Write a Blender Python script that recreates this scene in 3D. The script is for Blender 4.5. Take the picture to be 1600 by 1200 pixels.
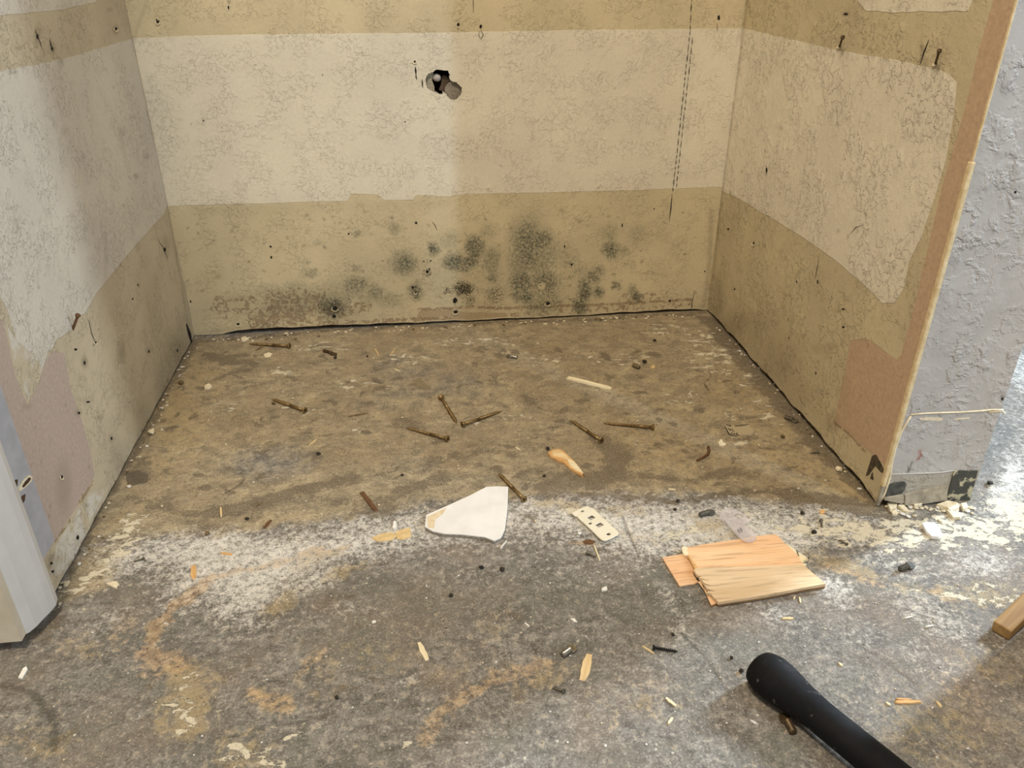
import bpy, bmesh, math, random
import numpy as np
from mathutils import Vector, Matrix

for o in list(bpy.data.objects): bpy.data.objects.remove(o)
scene = bpy.context.scene
COL = scene.collection
random.seed(7); rng = np.random.default_rng(7)

# ------------------------------------------------------------------ camera
CAM = np.array([0.38972552921101256, -1.301366772413942, 0.5783537831207384])
ROT = np.array([[0.9921442250452911, 0.11062495691692725, 0.05841194754848286],
                [-0.12509270075051335, 0.8725052966285192, 0.47232014944751444],
                [0.0012856625611893816, -0.4759166169218173, 0.8794894660025616]])  # right, forward, up
FPX = 1230.63
cam_data = bpy.data.cameras.new('camera')
cam_data.sensor_fit = 'HORIZONTAL'; cam_data.sensor_width = 36.0
cam_data.lens = FPX * 36.0 / 1600.0
cam_data.clip_start = 0.02
cam = bpy.data.objects.new('camera', cam_data); COL.objects.link(cam)
cam.matrix_world = Matrix(((ROT[0,0], ROT[0,2], -ROT[0,1], CAM[0]),
                           (ROT[1,0], ROT[1,2], -ROT[1,1], CAM[1]),
                           (ROT[2,0], ROT[2,2], -ROT[2,1], CAM[2]), (0,0,0,1)))
scene.camera = cam

# ------------------------------------------------------------------ light
world = bpy.data.worlds.new('world'); scene.world = world
world.use_nodes = True
bg = world.node_tree.nodes['Background']
bg.inputs[0].default_value = (1.0, 0.945, 0.87, 1); bg.inputs[1].default_value = 0.46

def area(name, loc, target, size, size_y, power, color, shape='RECTANGLE'):
    d = bpy.data.lights.new(name, 'AREA'); d.shape = shape; d.size = size
    if shape in ('RECTANGLE', 'ELLIPSE'): d.size_y = size_y
    d.energy = power; d.color = color
    o = bpy.data.objects.new(name, d); COL.objects.link(o); o.location = loc
    o.rotation_euler = (Vector(target) - Vector(loc)).to_track_quat('-Z', 'Y').to_euler()
    return o
area('ceiling_lamp_light', (0.02, -1.4, 2.25), (0.5, -0.3, 0.1), 0.34, 0.34, 33, (1.0, 0.86, 0.68), 'DISK')
area('rear_window_light', (4.5, 0.9, 2.15), (0.6, -0.95, 0.0), 0.28, 0.8, 300, (0.72, 0.86, 1.0))
area('front_window_light', (3.0, -1.17, 1.4), (0.1, -0.6, 0.2), 0.16, 1.0, 30, (0.80, 0.90, 1.0))
area('far_window_light', (2.285, -2.4, 1.5), (0.25, 0.0, 0.3), 0.05, 1.2, 24, (0.55, 0.76, 1.0))

scene.view_settings.view_transform = 'Standard'; scene.view_settings.look = 'None'
scene.view_settings.exposure = 0.14; scene.view_settings.gamma = 1.0
scene.view_settings.use_curve_mapping = False

# ------------------------------------------------------------------ measuring helpers
# niche: back wall is the plane y=0, left wall x=0, right wall x=W, floor z=0 (metres)
W = 0.92; DEPTH = 0.602; LDEPTH = 0.637; THICK = 0.12; TOP = 2.4
def ray(px, py): return ROT @ np.array([(px-800)/FPX, 1.0, (600-py)/FPX])
def F(px, py, z=0.0):
    d = ray(px, py); t = (z-CAM[2])/d[2]; return CAM + t*d
def B(px, py, y=0.0):
    d = ray(px, py); t = (y-CAM[1])/d[1]; return CAM + t*d
def SX(px, py, x=0.0):
    d = ray(px, py); t = (x-CAM[0])/d[0]; return CAM + t*d
def floor_uv(px, py): return F(px, py)[:2]
def back_uv(px, py): return B(px, py)[[0, 2]]
def left_uv(px, py): return SX(px, py, 0.0)[[1, 2]]
def right_uv(px, py): return SX(px, py, W)[[1, 2]]
def end_uv(px, py): return B(px, py, -DEPTH)[[0, 2]]

_tab = rng.random((8, 256, 256))
def vnoise(U, V, freq, seed=0):
    T = _tab[seed % 8]; x = U*freq+seed*17.3; y = V*freq+seed*5.1
    i = np.floor(x).astype(int); j = np.floor(y).astype(int); fx = x-i; fy = y-j
    fx = fx*fx*(3-2*fx); fy = fy*fy*(3-2*fy)
    i0, i1, j0, j1 = i % 256, (i+1) % 256, j % 256, (j+1) % 256
    return (T[i0, j0]*(1-fx)+T[i1, j0]*fx)*(1-fy)+(T[i0, j1]*(1-fx)+T[i1, j1]*fx)*fy
def fbm(U, V, freq, seed=0, octs=4):
    r = 0; a = 0.5; t = 0
    for k in range(octs): r = r+a*vnoise(U, V, freq*2**k, seed+k); t += a; a *= 0.55
    return r/t-0.5
class Mask:
    """one stain mask over the points of a surface (u, v in metres)"""
    def __init__(s, U, V, uv): s.U, s.V, s.uv = U, V, uv; s.m = np.zeros_like(U)
    def _scale(s, px, py):
        c = s.uv(px, py); a = s.uv(px+1, py)-c; b = s.uv(px, py+1)-c
        return c, np.array([a, b]).T
    def _put(s, idx, val, mode):
        if mode == 'max': s.m[idx] = np.maximum(s.m[idx], val)
        elif mode == 'sub': s.m[idx] = s.m[idx]*(1-val)
        else: s.m[idx] = np.clip(s.m[idx]+val, 0, 1)
    def blob(s, px, py, rx, ry=None, rot=0, k=1.0, soft=1.0, mode='max', ring=0):
        ry = ry or rx
        c, J = s._scale(px, py); Ji = np.linalg.inv(J)
        R = 1.6*(rx+ry)*np.abs(J).max()*1.5
        idx = np.nonzero((np.abs(s.U-c[0]) < R) & (np.abs(s.V-c[1]) < R))[0]
        d = Ji @ np.array([s.U[idx]-c[0], s.V[idx]-c[1]])
        cr, sr = math.cos(rot), math.sin(rot)
        x = (d[0]*cr + d[1]*sr)/rx; y = (-d[0]*sr + d[1]*cr)/ry
        r = np.sqrt(x*x+y*y)
        if ring: val = np.clip(1-np.abs(r-1)/ring, 0, 1)
        else:
            t = np.clip((1+0.5*soft-r)/soft, 0, 1); val = t*t*(3-2*t)
        s._put(idx, k*val, mode); return s
    def stroke(s, pts, w, k=1.0, soft=1.0, mode='max'):
        P = [s.uv(*p) for p in pts]
        for i in range(len(P)-1):
            c, J = s._scale(*pts[i]); wm = w*math.sqrt(abs(np.linalg.det(J)))*0.5
            a, b = P[i], P[i+1]
            pad = wm*(1+soft)
            idx = np.nonzero((s.U > min(a[0], b[0])-pad) & (s.U < max(a[0], b[0])+pad) &
                             (s.V > min(a[1], b[1])-pad) & (s.V < max(a[1], b[1])+pad))[0]
            if not len(idx): continue
            q = np.array([s.U[idx], s.V[idx]]); ab = (b-a)[:, None]
            t = np.clip(((q-a[:, None])*ab).sum(0)/max((ab*ab).sum(), 1e-12), 0, 1)
            r = np.linalg.norm(q-a[:, None]-ab*t, axis=0)/wm
            t = np.clip((1+0.5*soft-r)/soft, 0, 1)
            s._put(idx, k*t*t*(3-2*t), mode)
        return s
    def poly(s, pts, soft=0.006, k=1.0, mode='max', sv=1.0):
        """soft feather in metres; sv weights the vertical distance"""
        P = np.array([s.uv(*p) for p in pts])
        lo = P.min(0)-soft; hi = P.max(0)+soft
        idx = np.nonzero((s.U > lo[0]) & (s.U < hi[0]) & (s.V > lo[1]) & (s.V < hi[1]))[0]
        if not len(idx): return s
        x, y = s.U[idx], s.V[idx]
        inside = np.zeros(len(idx), bool); dist = np.full(len(idx), 1e9)
        n = len(P)
        for i in range(n):
            a, b = P[i], P[(i+1) % n]
            if abs(b[1]-a[1]) > 1e-12:
                cr = ((a[1] > y) != (b[1] > y)) & (x < (b[0]-a[0])*(y-a[1])/(b[1]-a[1])+a[0])
                inside ^= cr
            d = b-a; t = np.clip(((x-a[0])*d[0]+(y-a[1])*d[1])/max(d@d, 1e-12), 0, 1)
            dist = np.minimum(dist, np.hypot(x-a[0]-t*d[0], y-a[1]-t*d[1]))
        sd = np.where(inside, dist, -dist)
        t = np.clip(0.5+sd/soft*0.5, 0, 1)
        s._put(idx, k*t*t*(3-2*t), mode); return s

# ------------------------------------------------------------------ material helpers
def lin(c):
    return tuple((v/255/12.92 if v/255 <= 0.04045 else ((v/255+0.055)/1.055)**2.4) for v in c) + (1.0,)

class NT:
    def __init__(s, name):
        s.m = bpy.data.materials.new(name); s.m.use_nodes = True
        s.t = s.m.node_tree; s.n = s.t.nodes; s.bsdf = s.n['Principled BSDF']
        s.pos = s.n.new('ShaderNodeTexCoord').outputs['Object']
    def put(s, sock, v):
        if isinstance(v, bpy.types.NodeSocket): s.t.links.new(v, sock)
        elif isinstance(v, (tuple, list)) and len(v) == 3 and sock.type == 'RGBA': sock.default_value = lin(v)
        else: sock.default_value = v
    def noise(s, scale, detail=4, rough=0.55, dist=0.0, off=(0, 0, 0), stretch=(1, 1, 1), rot=(0, 0, 0), kind=None):
        mp = s.n.new('ShaderNodeMapping'); s.put(mp.inputs[0], s.pos)
        mp.inputs['Location'].default_value = off; mp.inputs['Scale'].default_value = stretch
        mp.inputs['Rotation'].default_value = rot
        x = s.n.new('ShaderNodeTexNoise')
        s.put(x.inputs['Vector'], mp.outputs[0])
        x.inputs['Scale'].default_value = scale; x.inputs['Detail'].default_value = detail
        x.inputs['Roughness'].default_value = rough; x.inputs['Distortion'].default_value = dist
        return x.outputs['Fac']
    def voro(s, scale, feature='F1', rnd=1.0, off=(0, 0, 0), stretch=(1, 1, 1), out='Distance'):
        mp = s.n.new('ShaderNodeMapping'); s.put(mp.inputs[0], s.pos)
        mp.inputs['Location'].default_value = off; mp.inputs['Scale'].default_value = stretch
        x = s.n.new('ShaderNodeTexVoronoi'); x.feature = feature
        s.put(x.inputs['Vector'], mp.outputs[0]); x.inputs['Scale'].default_value = scale
        x.inputs['Randomness'].default_value = rnd
        return x.outputs[out]
    def cn(s, v):
        return s.step(v, 0.3, 0.7)
    def math(s, op, a, b=0.0, c=None):
        x = s.n.new('ShaderNodeMath'); x.operation = op; s.put(x.inputs[0], a); s.put(x.inputs[1], b)
        if c is not None: s.put(x.inputs[2], c)
        return x.outputs[0]
    def add(s, a, b): return s.math('ADD', a, b)
    def mul(s, a, b): return s.math('MULTIPLY', a, b)
    def step(s, v, lo, hi, a=0.0, b=1.0):
        x = s.n.new('ShaderNodeMapRange'); x.interpolation_type = 'SMOOTHSTEP'
        s.put(x.inputs[0], v); x.inputs[1].default_value = lo; x.inputs[2].default_value = hi
        x.inputs[3].default_value = a; x.inputs[4].default_value = b
        return x.outputs[0]
    def mix(s, fac, a, b, blend='MIX'):
        x = s.n.new('ShaderNodeMix'); x.data_type = 'RGBA'; x.blend_type = blend
        s.put(x.inputs[0], fac); s.put(x.inputs[6], a); s.put(x.inputs[7], b)
        return x.outputs[2]
    def brk(s, mask, noise, amp, w=0.06, c=0.5):
        """break a soft mask up with noise into a crisp ragged patch"""
        v = s.add(mask, s.mul(s.math('SUBTRACT', noise, 0.5), amp))
        return s.step(v, c-w, c+w)
    def attr(s, name):
        a = s.n.new('ShaderNodeAttribute'); a.attribute_name = name
        sp = s.n.new('ShaderNodeSeparateColor'); s.put(sp.inputs[0], a.outputs['Color'])
        return sp.outputs[0], sp.outputs[1], sp.outputs[2], a.outputs['Alpha']
    def scale_col(s, col, v):
        x = s.n.new('ShaderNodeVectorMath'); x.operation = 'SCALE'
        s.put(x.inputs[0], col) if isinstance(col, bpy.types.NodeSocket) else setattr(x.inputs[0], 'default_value', lin(col)[:3])
        s.put(x.inputs['Scale'], v); return x.outputs[0]
    def bump(s, h, dist=0.0006, strength=1.0, prev=None):
        x = s.n.new('ShaderNodeBump'); s.put(x.inputs['Height'], h)
        x.inputs['Distance'].default_value = dist; x.inputs['Strength'].default_value = strength
        if prev: s.put(x.inputs['Normal'], prev)
        return x.outputs[0]
    def done(s, col, rough=0.7, normal=None, metal=0.0, spec=0.3):
        s.put(s.bsdf.inputs['Base Color'], col); s.put(s.bsdf.inputs['Roughness'], rough)
        s.put(s.bsdf.inputs['Metallic'], metal); s.bsdf.inputs['Specular IOR Level'].default_value = spec
        if normal: s.put(s.bsdf.inputs['Normal'], normal)
        return s.m

def wall_material(name, cream, tan, paper, tscale=1.0, tdepth=0.0009, seed=0.0):
    s = NT(name); o = (seed, seed*1.7, seed*0.6)
    cr, pa, mo, bl = s.attr('paint'); di, pe, gy, sc = s.attr('wear')
    n1 = s.noise(38, 5, 0.6, off=o); n2 = s.noise(220, 5, 0.65, off=o); n3 = s.noise(700, 3, 0.7, off=o)
    big = s.noise(6, 3, off=o)
    creamF = s.brk(cr, n1, 0.55, 0.05)
    tanc = s.mix(s.step(big, 0.35, 0.65), tan, tuple(int(c*0.94) for c in tan))
    crc = s.mix(s.step(big, 0.35, 0.65), cream, tuple(int(c*0.96) for c in cream))
    col = s.mix(creamF, tanc, crc)
    paperF = s.brk(pa, n1, 0.35, 0.05)
    papc = s.mix(n2, tuple(int(c*0.9) for c in paper), tuple(min(255, int(c*1.08)) for c in paper))
    col = s.mix(paperF, col, papc)
    # torn plaster / paper at the foot of the wall
    pn = s.noise(120, 5, 0.65, 0.6, off=o)
    peelF = s.brk(pe, s.cn(pn), 0.8, 0.07)
    col = s.mix(s.mul(peelF, 0.85), col, s.mix(n2, (122, 104, 78), (178, 152, 122)))
    lightpeel = s.mul(s.step(pe, 0.15, 0.5), s.step(s.noise(90, 3, 0.5, 0.8, off=(3, seed, 1)), 0.56, 0.6))
    col = s.mix(s.mul(lightpeel, 0.7), col, (206, 188, 150))
    # green-grey mould halos, then black colonies
    mo2 = s.mul(mo, s.step(s.noise(230, 6, 0.8, 0.4, off=o), 0.36, 0.62, 0.22, 1.3))
    col = s.mix(s.math('MINIMUM', s.mul(mo2, 0.9), 0.93), col, s.mix(mo, (118, 118, 92), (74, 80, 68)))
    sp = s.noise(430, 4, 0.8, 0.4, off=o)
    blF = s.step(s.add(s.mul(bl, 0.62), s.mul(s.cn(sp), 0.5)), 0.6, 0.74)
    col = s.mix(s.mul(blF, s.step(bl, 0.03, 0.12)), col, s.mix(n3, (34, 30, 22), (64, 58, 42)))
    # dirt smears and sparse pin-point specks
    col = s.mix(s.mul(di, s.step(n2, 0.3, 0.7, 0.25, 0.8)), col, (104, 92, 68))
    speck = s.step(s.voro(55, off=o), 0.03, 0.055, 1.0, 0.0)
    speck = s.mul(speck, s.step(s.noise(14, 2, off=o), 0.56, 0.6))
    col = s.mix(s.mul(speck, 0.55), col, (96, 84, 62))
    greyF = s.brk(gy, n1, 0.3, 0.05)
    col = s.mix(greyF, col, s.mix(n2, (176, 176, 174), (190, 190, 190)))
    col = s.scale_col(col, s.step(n2, 0.2, 0.8, 0.95, 1.05))
    # skip-trowel texture: thin plateaus with sharp edges
    a = s.noise(105*tscale, 4, 0.62, 0.3, off=o); b = s.noise(180*tscale, 4, 0.66, 0.2, off=(5+seed, 2, 1))
    h = s.add(s.step(a, 0.5, 0.53), s.mul(s.step(b, 0.56, 0.6), 0.4))
    h = s.mul(h, s.step(s.noise(24*tscale, 3, off=(1, seed, 4)), 0.4, 0.6, 0.1, 1.0))
    h = s.mul(h, s.math('SUBTRACT', 1.0, s.mul(paperF, 0.93)))
    h = s.add(h, s.add(s.mul(n2, 0.35), s.mul(creamF, 0.5)))
    h = s.add(h, s.mul(peelF, -0.6))
    return s.done(col, 0.62, s.bump(h, tdepth), spec=0.25)

def simple(name, c1, c2, scale=120, rough=0.6, metal=0.0, bump=0.0, bscale=None, stretch=(1, 1, 1), spec=0.4, detail=4, lo=0.3, hi=0.7):
    s = NT(name); n = s.noise(scale, detail, 0.6, stretch=stretch)
    col = s.mix(s.step(n, lo, hi), c1, c2)
    nm = s.bump(s.noise(bscale or scale*2, 3, stretch=stretch), bump) if bump else None
    return s.done(col, rough, nm, metal, spec)

# ------------------------------------------------------------------ mesh helpers
def link(name, me, mat, parent=None, **props):
    o = bpy.data.objects.new(name, me); COL.objects.link(o)
    if mat is not None and not me.materials: me.materials.append(mat)
    if parent is not None: o.parent = parent
    for k, v in props.items(): o[k] = v
    return o
def tag(o, label, cat, group=None):
    o['label'] = label; o['category'] = cat
    if group: o['group'] = group
    return o
def thing(name, label, cat, loc=(0, 0, 0), group=None, rot=None):
    o = bpy.data.objects.new(name, None); COL.objects.link(o); o.location = loc
    o.empty_display_size = 0.02
    if rot: o.rotation_euler = rot
    return tag(o, label, cat, group)
def copy_tree(o, parent=None):
    c = o.copy(); COL.objects.link(c)
    if parent is not None: c.parent = parent
    for ch in [x for x in bpy.data.objects if x.parent == o]: copy_tree(ch, c)
    return c

def mesh(name, V, Fc, smooth=False):
    me = bpy.data.meshes.new(name); me.from_pydata([tuple(map(float, v)) for v in V], [], Fc); me.update()
    if smooth: me.polygons.foreach_set('use_smooth', [True]*len(me.polygons))
    return me
def grid_mesh(name, us, vs, fn, attrs=None, flip=False, kill=None, snap=None):
    """tensor grid; fn(U,V)->xyz arrays; attrs {name: [4 masks]}"""
    U, V = np.meshgrid(us, vs); U = U.ravel().copy(); V = V.ravel().copy(); nu, nv = len(us), len(vs)
    if snap is not None: U, V = snap(U, V)
    P = np.array(fn(U, V)).T.astype(np.float32)
    i = np.arange((nu-1)*(nv-1)); r, c = i//(nu-1), i % (nu-1)
    a = r*nu+c; q = np.stack([a, a+1, a+1+nu, a+nu], 1)
    if flip: q = q[:, ::-1]
    if kill is not None:
        cu = U[q].mean(1); cv = V[q].mean(1); q = q[~kill(cu, cv)]
    q = np.ascontiguousarray(q, np.int32); nf = len(q)
    me = bpy.data.meshes.new(name)
    me.vertices.add(len(P)); me.vertices.foreach_set('co', P.ravel())
    me.loops.add(nf*4); me.loops.foreach_set('vertex_index', q.ravel())
    me.polygons.add(nf); me.polygons.foreach_set('loop_start', np.arange(nf, dtype=np.int32)*4)
    try: me.polygons.foreach_set('loop_total', np.full(nf, 4, np.int32))
    except Exception: pass
    me.update(calc_edges=True); me.validate()
    me.polygons.foreach_set('use_smooth', np.ones(nf, bool))
    if attrs:
        for k, fnm in attrs(U, V).items():
            A = me.attributes.new(k, 'FLOAT_COLOR', 'POINT')
            A.data.foreach_set('color', np.stack(fnm, 1).astype(np.float32).ravel())
    return me
def box(lo, hi):
    x0, y0, z0 = lo; x1, y1, z1 = hi
    V = [(x0,y0,z0),(x1,y0,z0),(x1,y1,z0),(x0,y1,z0),(x0,y0,z1),(x1,y0,z1),(x1,y1,z1),(x0,y1,z1)]
    return V, [(0,3,2,1),(4,5,6,7),(0,1,5,4),(1,2,6,5),(2,3,7,6),(3,0,4,7)]
def box_mesh(name, lo, hi):
    return mesh(name, *box(lo, hi))
def bevel_mesh(me, w=0.001, seg=2):
    bm = bmesh.new(); bm.from_mesh(me)
    bmesh.ops.bevel(bm, geom=bm.edges[:], offset=w, segments=seg, affect='EDGES', profile=0.5, clamp_overlap=True)
    bm.to_mesh(me); bm.free(); me.update(); return me
def lathe(name, prof, n=14, smooth=True, axis='x', sq=1.0):
    """prof: (along, radius) list; revolved round the x axis"""
    V, Fc = [], []
    for a, r in prof:
        for k in range(n):
            t = 2*math.pi*k/n; V.append((a, r*math.cos(t), r*sq*math.sin(t)))
    for i in range(len(prof)-1):
        for k in range(n):
            k2 = (k+1) % n; Fc.append((i*n+k, (i+1)*n+k, (i+1)*n+k2, i*n+k2))
    Fc.append(tuple(range(n))); Fc.append(tuple(reversed(range((len(prof)-1)*n, len(prof)*n))))
    return mesh(name, V, Fc, smooth)
def prism(name, pts, z0, z1, inset=0.0, zj=0.0):
    """closed outline (x,y) extruded from z0 to z1, the top drawn in a little and uneven"""
    P = np.array([p[:2] for p in pts]); n = len(P); c = P.mean(0)
    if np.sum(P[:, 0]*np.roll(P[:, 1], -1)-np.roll(P[:, 0], -1)*P[:, 1]) < 0: P = P[::-1]
    Q = c+(P-c)*(1-inset)
    V = [(x, y, z0) for x, y in P] + [(x, y, z1+random.uniform(-zj, zj)) for x, y in Q]
    Fc = [tuple(reversed(range(n))), tuple(range(n, 2*n))] + [(i, (i+1) % n, n+(i+1) % n, n+i) for i in range(n)]
    return mesh(name, V, Fc)
def plate(name, outline, holes, z, thick, parent=None, mat=None, bevel=0.0002):
    cu = bpy.data.curves.new(name, 'CURVE'); cu.dimensions = '2D'; cu.fill_mode = 'BOTH'
    cu.extrude = thick/2; cu.bevel_depth = bevel; cu.bevel_resolution = 1
    for loop in [outline]+holes:
        sp = cu.splines.new('POLY'); sp.points.add(len(loop)-1); sp.use_cyclic_u = True
        for p, q in zip(sp.points, loop): p.co = (q[0], q[1], 0, 1)
    tmp = bpy.data.objects.new('tmp', cu); COL.objects.link(tmp)
    bpy.context.view_layer.update()
    me = bpy.data.meshes.new_from_object(tmp.evaluated_get(bpy.context.evaluated_depsgraph_get()))
    bpy.data.objects.remove(tmp); bpy.data.curves.remove(cu)
    for v in me.vertices: v.co.z += z
    me.name = name; me.materials.clear()
    return link(name, me, mat, parent)
def lump(name, r, seed, flat=0.6, sub=1):
    bm = bmesh.new(); bmesh.ops.create_icosphere(bm, subdivisions=sub, radius=r)
    rr = random.Random(seed)
    for v in bm.verts:
        v.co *= rr.uniform(0.65, 1.15); v.co.z *= flat
    zmin = min(v.co.z for v in bm.verts)
    for v in bm.verts: v.co.z -= zmin
    me = bpy.data.meshes.new(name); bm.to_mesh(me); bm.free(); return me
def tube(name, pts, r, n=6, r1=None):
    pts = [Vector(p) for p in pts]; V, Fc = [], []
    for i, p in enumerate(pts):
        d = (pts[min(i+1, len(pts)-1)]-pts[max(i-1, 0)]).normalized()
        up = Vector((0, 0, 1)) if abs(d.z) < 0.9 else Vector((1, 0, 0))
        a = d.cross(up).normalized(); b = a.cross(d)
        rad = r if r1 is None else r+(r1-r)*i/(len(pts)-1)
        for k in range(n):
            t = 2*math.pi*k/n; V.append(p+a*rad*math.cos(t)+b*rad*math.sin(t))
    for i in range(len(pts)-1):
        for k in range(n):
            Fc.append((i*n+k, i*n+(k+1) % n, (i+1)*n+(k+1) % n, (i+1)*n+k))
    Fc.append(tuple(reversed(range(n)))); Fc.append(tuple(range((len(pts)-1)*n, len(pts)*n)))
    return mesh(name, V, Fc, True)
def lines(dense, lo, hi, step):
    a = list(np.arange(dense[0], dense[1]+step*0.5, step))
    return np.array([v for v in lo if v < a[0]-1e-6]+a+[v for v in hi if v > a[-1]+1e-6])

# ================================================================== STRUCTURE
# ---- floor
def floor_material():
    s = NT('stained_concrete')
    soil, white, dark, rust = s.attr('stain')
    cream, green, brown, crack = s.attr('patch')
    ROTZ = (0, 0, 0.5)
    n_big = s.noise(9, 4, 0.6); n1 = s.noise(34, 6, 0.65, 0.3, off=(3, 1, 0)); n2 = s.noise(120, 6, 0.7, 0.3)
    n3 = s.noise(420, 4, 0.75); n4 = s.noise(60, 5, 0.7, 0.5, off=(7, 2, 0))
    st = s.noise(64, 6, 0.7, 0.3, stretch=(0.7, 1.15, 1), rot=ROTZ)
    n5 = s.noise(210, 5, 0.78, 0.2, off=(1, 5, 0))
    grey = s.mix(s.step(n1, 0.36, 0.64), (108, 104, 98), (139, 135, 127))
    grey = s.mix(s.mul(s.step(n2, 0.5, 0.64), 0.6), grey, (178, 174, 165))
    grey = s.mix(s.mul(s.step(n2, 0.49, 0.36), 0.75), grey, (84, 80, 74))
    grey = s.mix(s.mul(s.step(n5, 0.52, 0.4), 0.5), grey, (88, 82, 73))
    grey = s.mix(s.mul(s.step(n_big, 0.42, 0.66), 0.4), grey, (138, 120, 102))
    grey = s.mix(s.mul(green, s.step(n4, 0.3, 0.6, 0.2, 0.9)), grey, (108, 107, 97))
    # niche soil: tan silt over the slab; also carries the lower right shadow tint
    so = s.mix(s.step(n1, 0.35, 0.65), (133, 122, 101), (167, 152, 123))
    so = s.mix(s.mul(s.step(st, 0.5, 0.62), 0.5), so, (192, 178, 146))
    so = s.mix(s.mul(s.step(n_big, 0.46, 0.6), 0.4), so, (136, 120, 94))
    so = s.mix(s.mul(s.step(n2, 0.47, 0.36), 0.75), so, (116, 104, 84))
    so = s.mix(s.mul(s.step(n4, 0.56, 0.7), 0.6), so, (138, 131, 118))
    so = s.mix(s.mul(s.step(n5, 0.46, 0.34), 0.6), so, (102, 90, 70))
    so = s.mix(s.mul(s.step(n5, 0.6, 0.7), 0.5), so, (212, 200, 172))
    col = s.mix(s.brk(soil, n1, 0.6, 0.18), grey, so)
    # white dust, denser where the mask is strong
    wn = s.add(s.mul(s.cn(n2), 0.34), s.add(s.mul(st, 0.2), s.add(s.mul(s.cn(n5), 0.28), s.mul(s.cn(n3), 0.18))))
    wf = s.step(s.add(s.mul(white, 0.5), s.mul(wn, 0.7)), 0.5, 0.95)
    wf = s.mul(wf, s.step(white, 0.02, 0.25))
    col = s.mix(s.mul(wf, 0.95), col, s.mix(n1, (214, 210, 200), (236, 233, 226)))
    # brown and rust films, with the brown shadow tint
    col = s.mix(s.mul(s.brk(brown, s.cn(s.add(s.mul(n4, .5), s.mul(n2, .5))), 0.9, 0.3), 0.6), col, s.mix(n2, (150, 131, 94), (190, 169, 125)))
    col = s.mix(s.mul(s.brk(rust, s.cn(s.add(s.mul(n5, .5), s.mul(n2, .5))), 1.3, 0.34), 0.55), col, s.mix(s.cn(n2), (146, 112, 76), (206, 176, 132)))
    # cream flakes with ragged crisp edges
    cf = s.brk(cream, s.cn(s.noise(75, 6, 0.7, 0.5, stretch=(0.7, 1.2, 1), rot=ROTZ)), 0.85, 0.06)
    col = s.mix(s.mul(cf, 0.9), col, s.mix(n2, (202, 192, 166), (222, 213, 190)))
    # dark grime and the painted gap shade
    df = s.brk(dark, s.cn(s.add(s.mul(n4, .5), s.mul(n5, .5))), 1.0, 0.24)
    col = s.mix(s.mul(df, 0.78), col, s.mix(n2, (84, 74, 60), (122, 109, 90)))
    # scattered specks
    v1 = s.voro(75, out='Distance'); k1 = s.step(v1, 0.06, 0.12, 1, 0)
    k1 = s.mul(k1, s.step(s.noise(20, 2, off=(4, 4, 0)), 0.5, 0.6))
    col = s.mix(s.mul(k1, 0.6), col, (222, 214, 196))
    v2 = s.voro(95, off=(2, 7, 0)); k2 = s.step(v2, 0.06, 0.14, 1, 0)
    k2 = s.mul(k2, s.step(s.noise(17, 2, off=(9, 4, 0)), 0.48, 0.6))
    col = s.mix(s.mul(k2, 0.75), col, (52, 44, 34))
    col = s.mix(s.mul(s.step(n3, 0.54, 0.66), 0.42), col, (206, 199, 186))
    col = s.mix(s.mul(s.step(n3, 0.46, 0.34), 0.5), col, (66, 60, 50))
    n6 = s.noise(800, 2, 0.6, off=(6, 2, 0)); col = s.scale_col(col, s.step(n6, 0.3, 0.7, 0.86, 1.12))
    col = s.mix(s.mul(crack, 0.75), col, (56, 52, 42))
    h = s.add(s.mul(n2, 0.6), s.mul(n3, 0.35)); h = s.add(h, s.mul(cf, 0.5))
    h = s.add(h, s.mul(st, 0.6)); h = s.add(h, s.mul(crack, -1.2))
    return s.done(col, s.step(n2, 0.3, 0.7, 0.55, 0.8), s.bump(h, 0.0011), spec=0.3)

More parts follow.
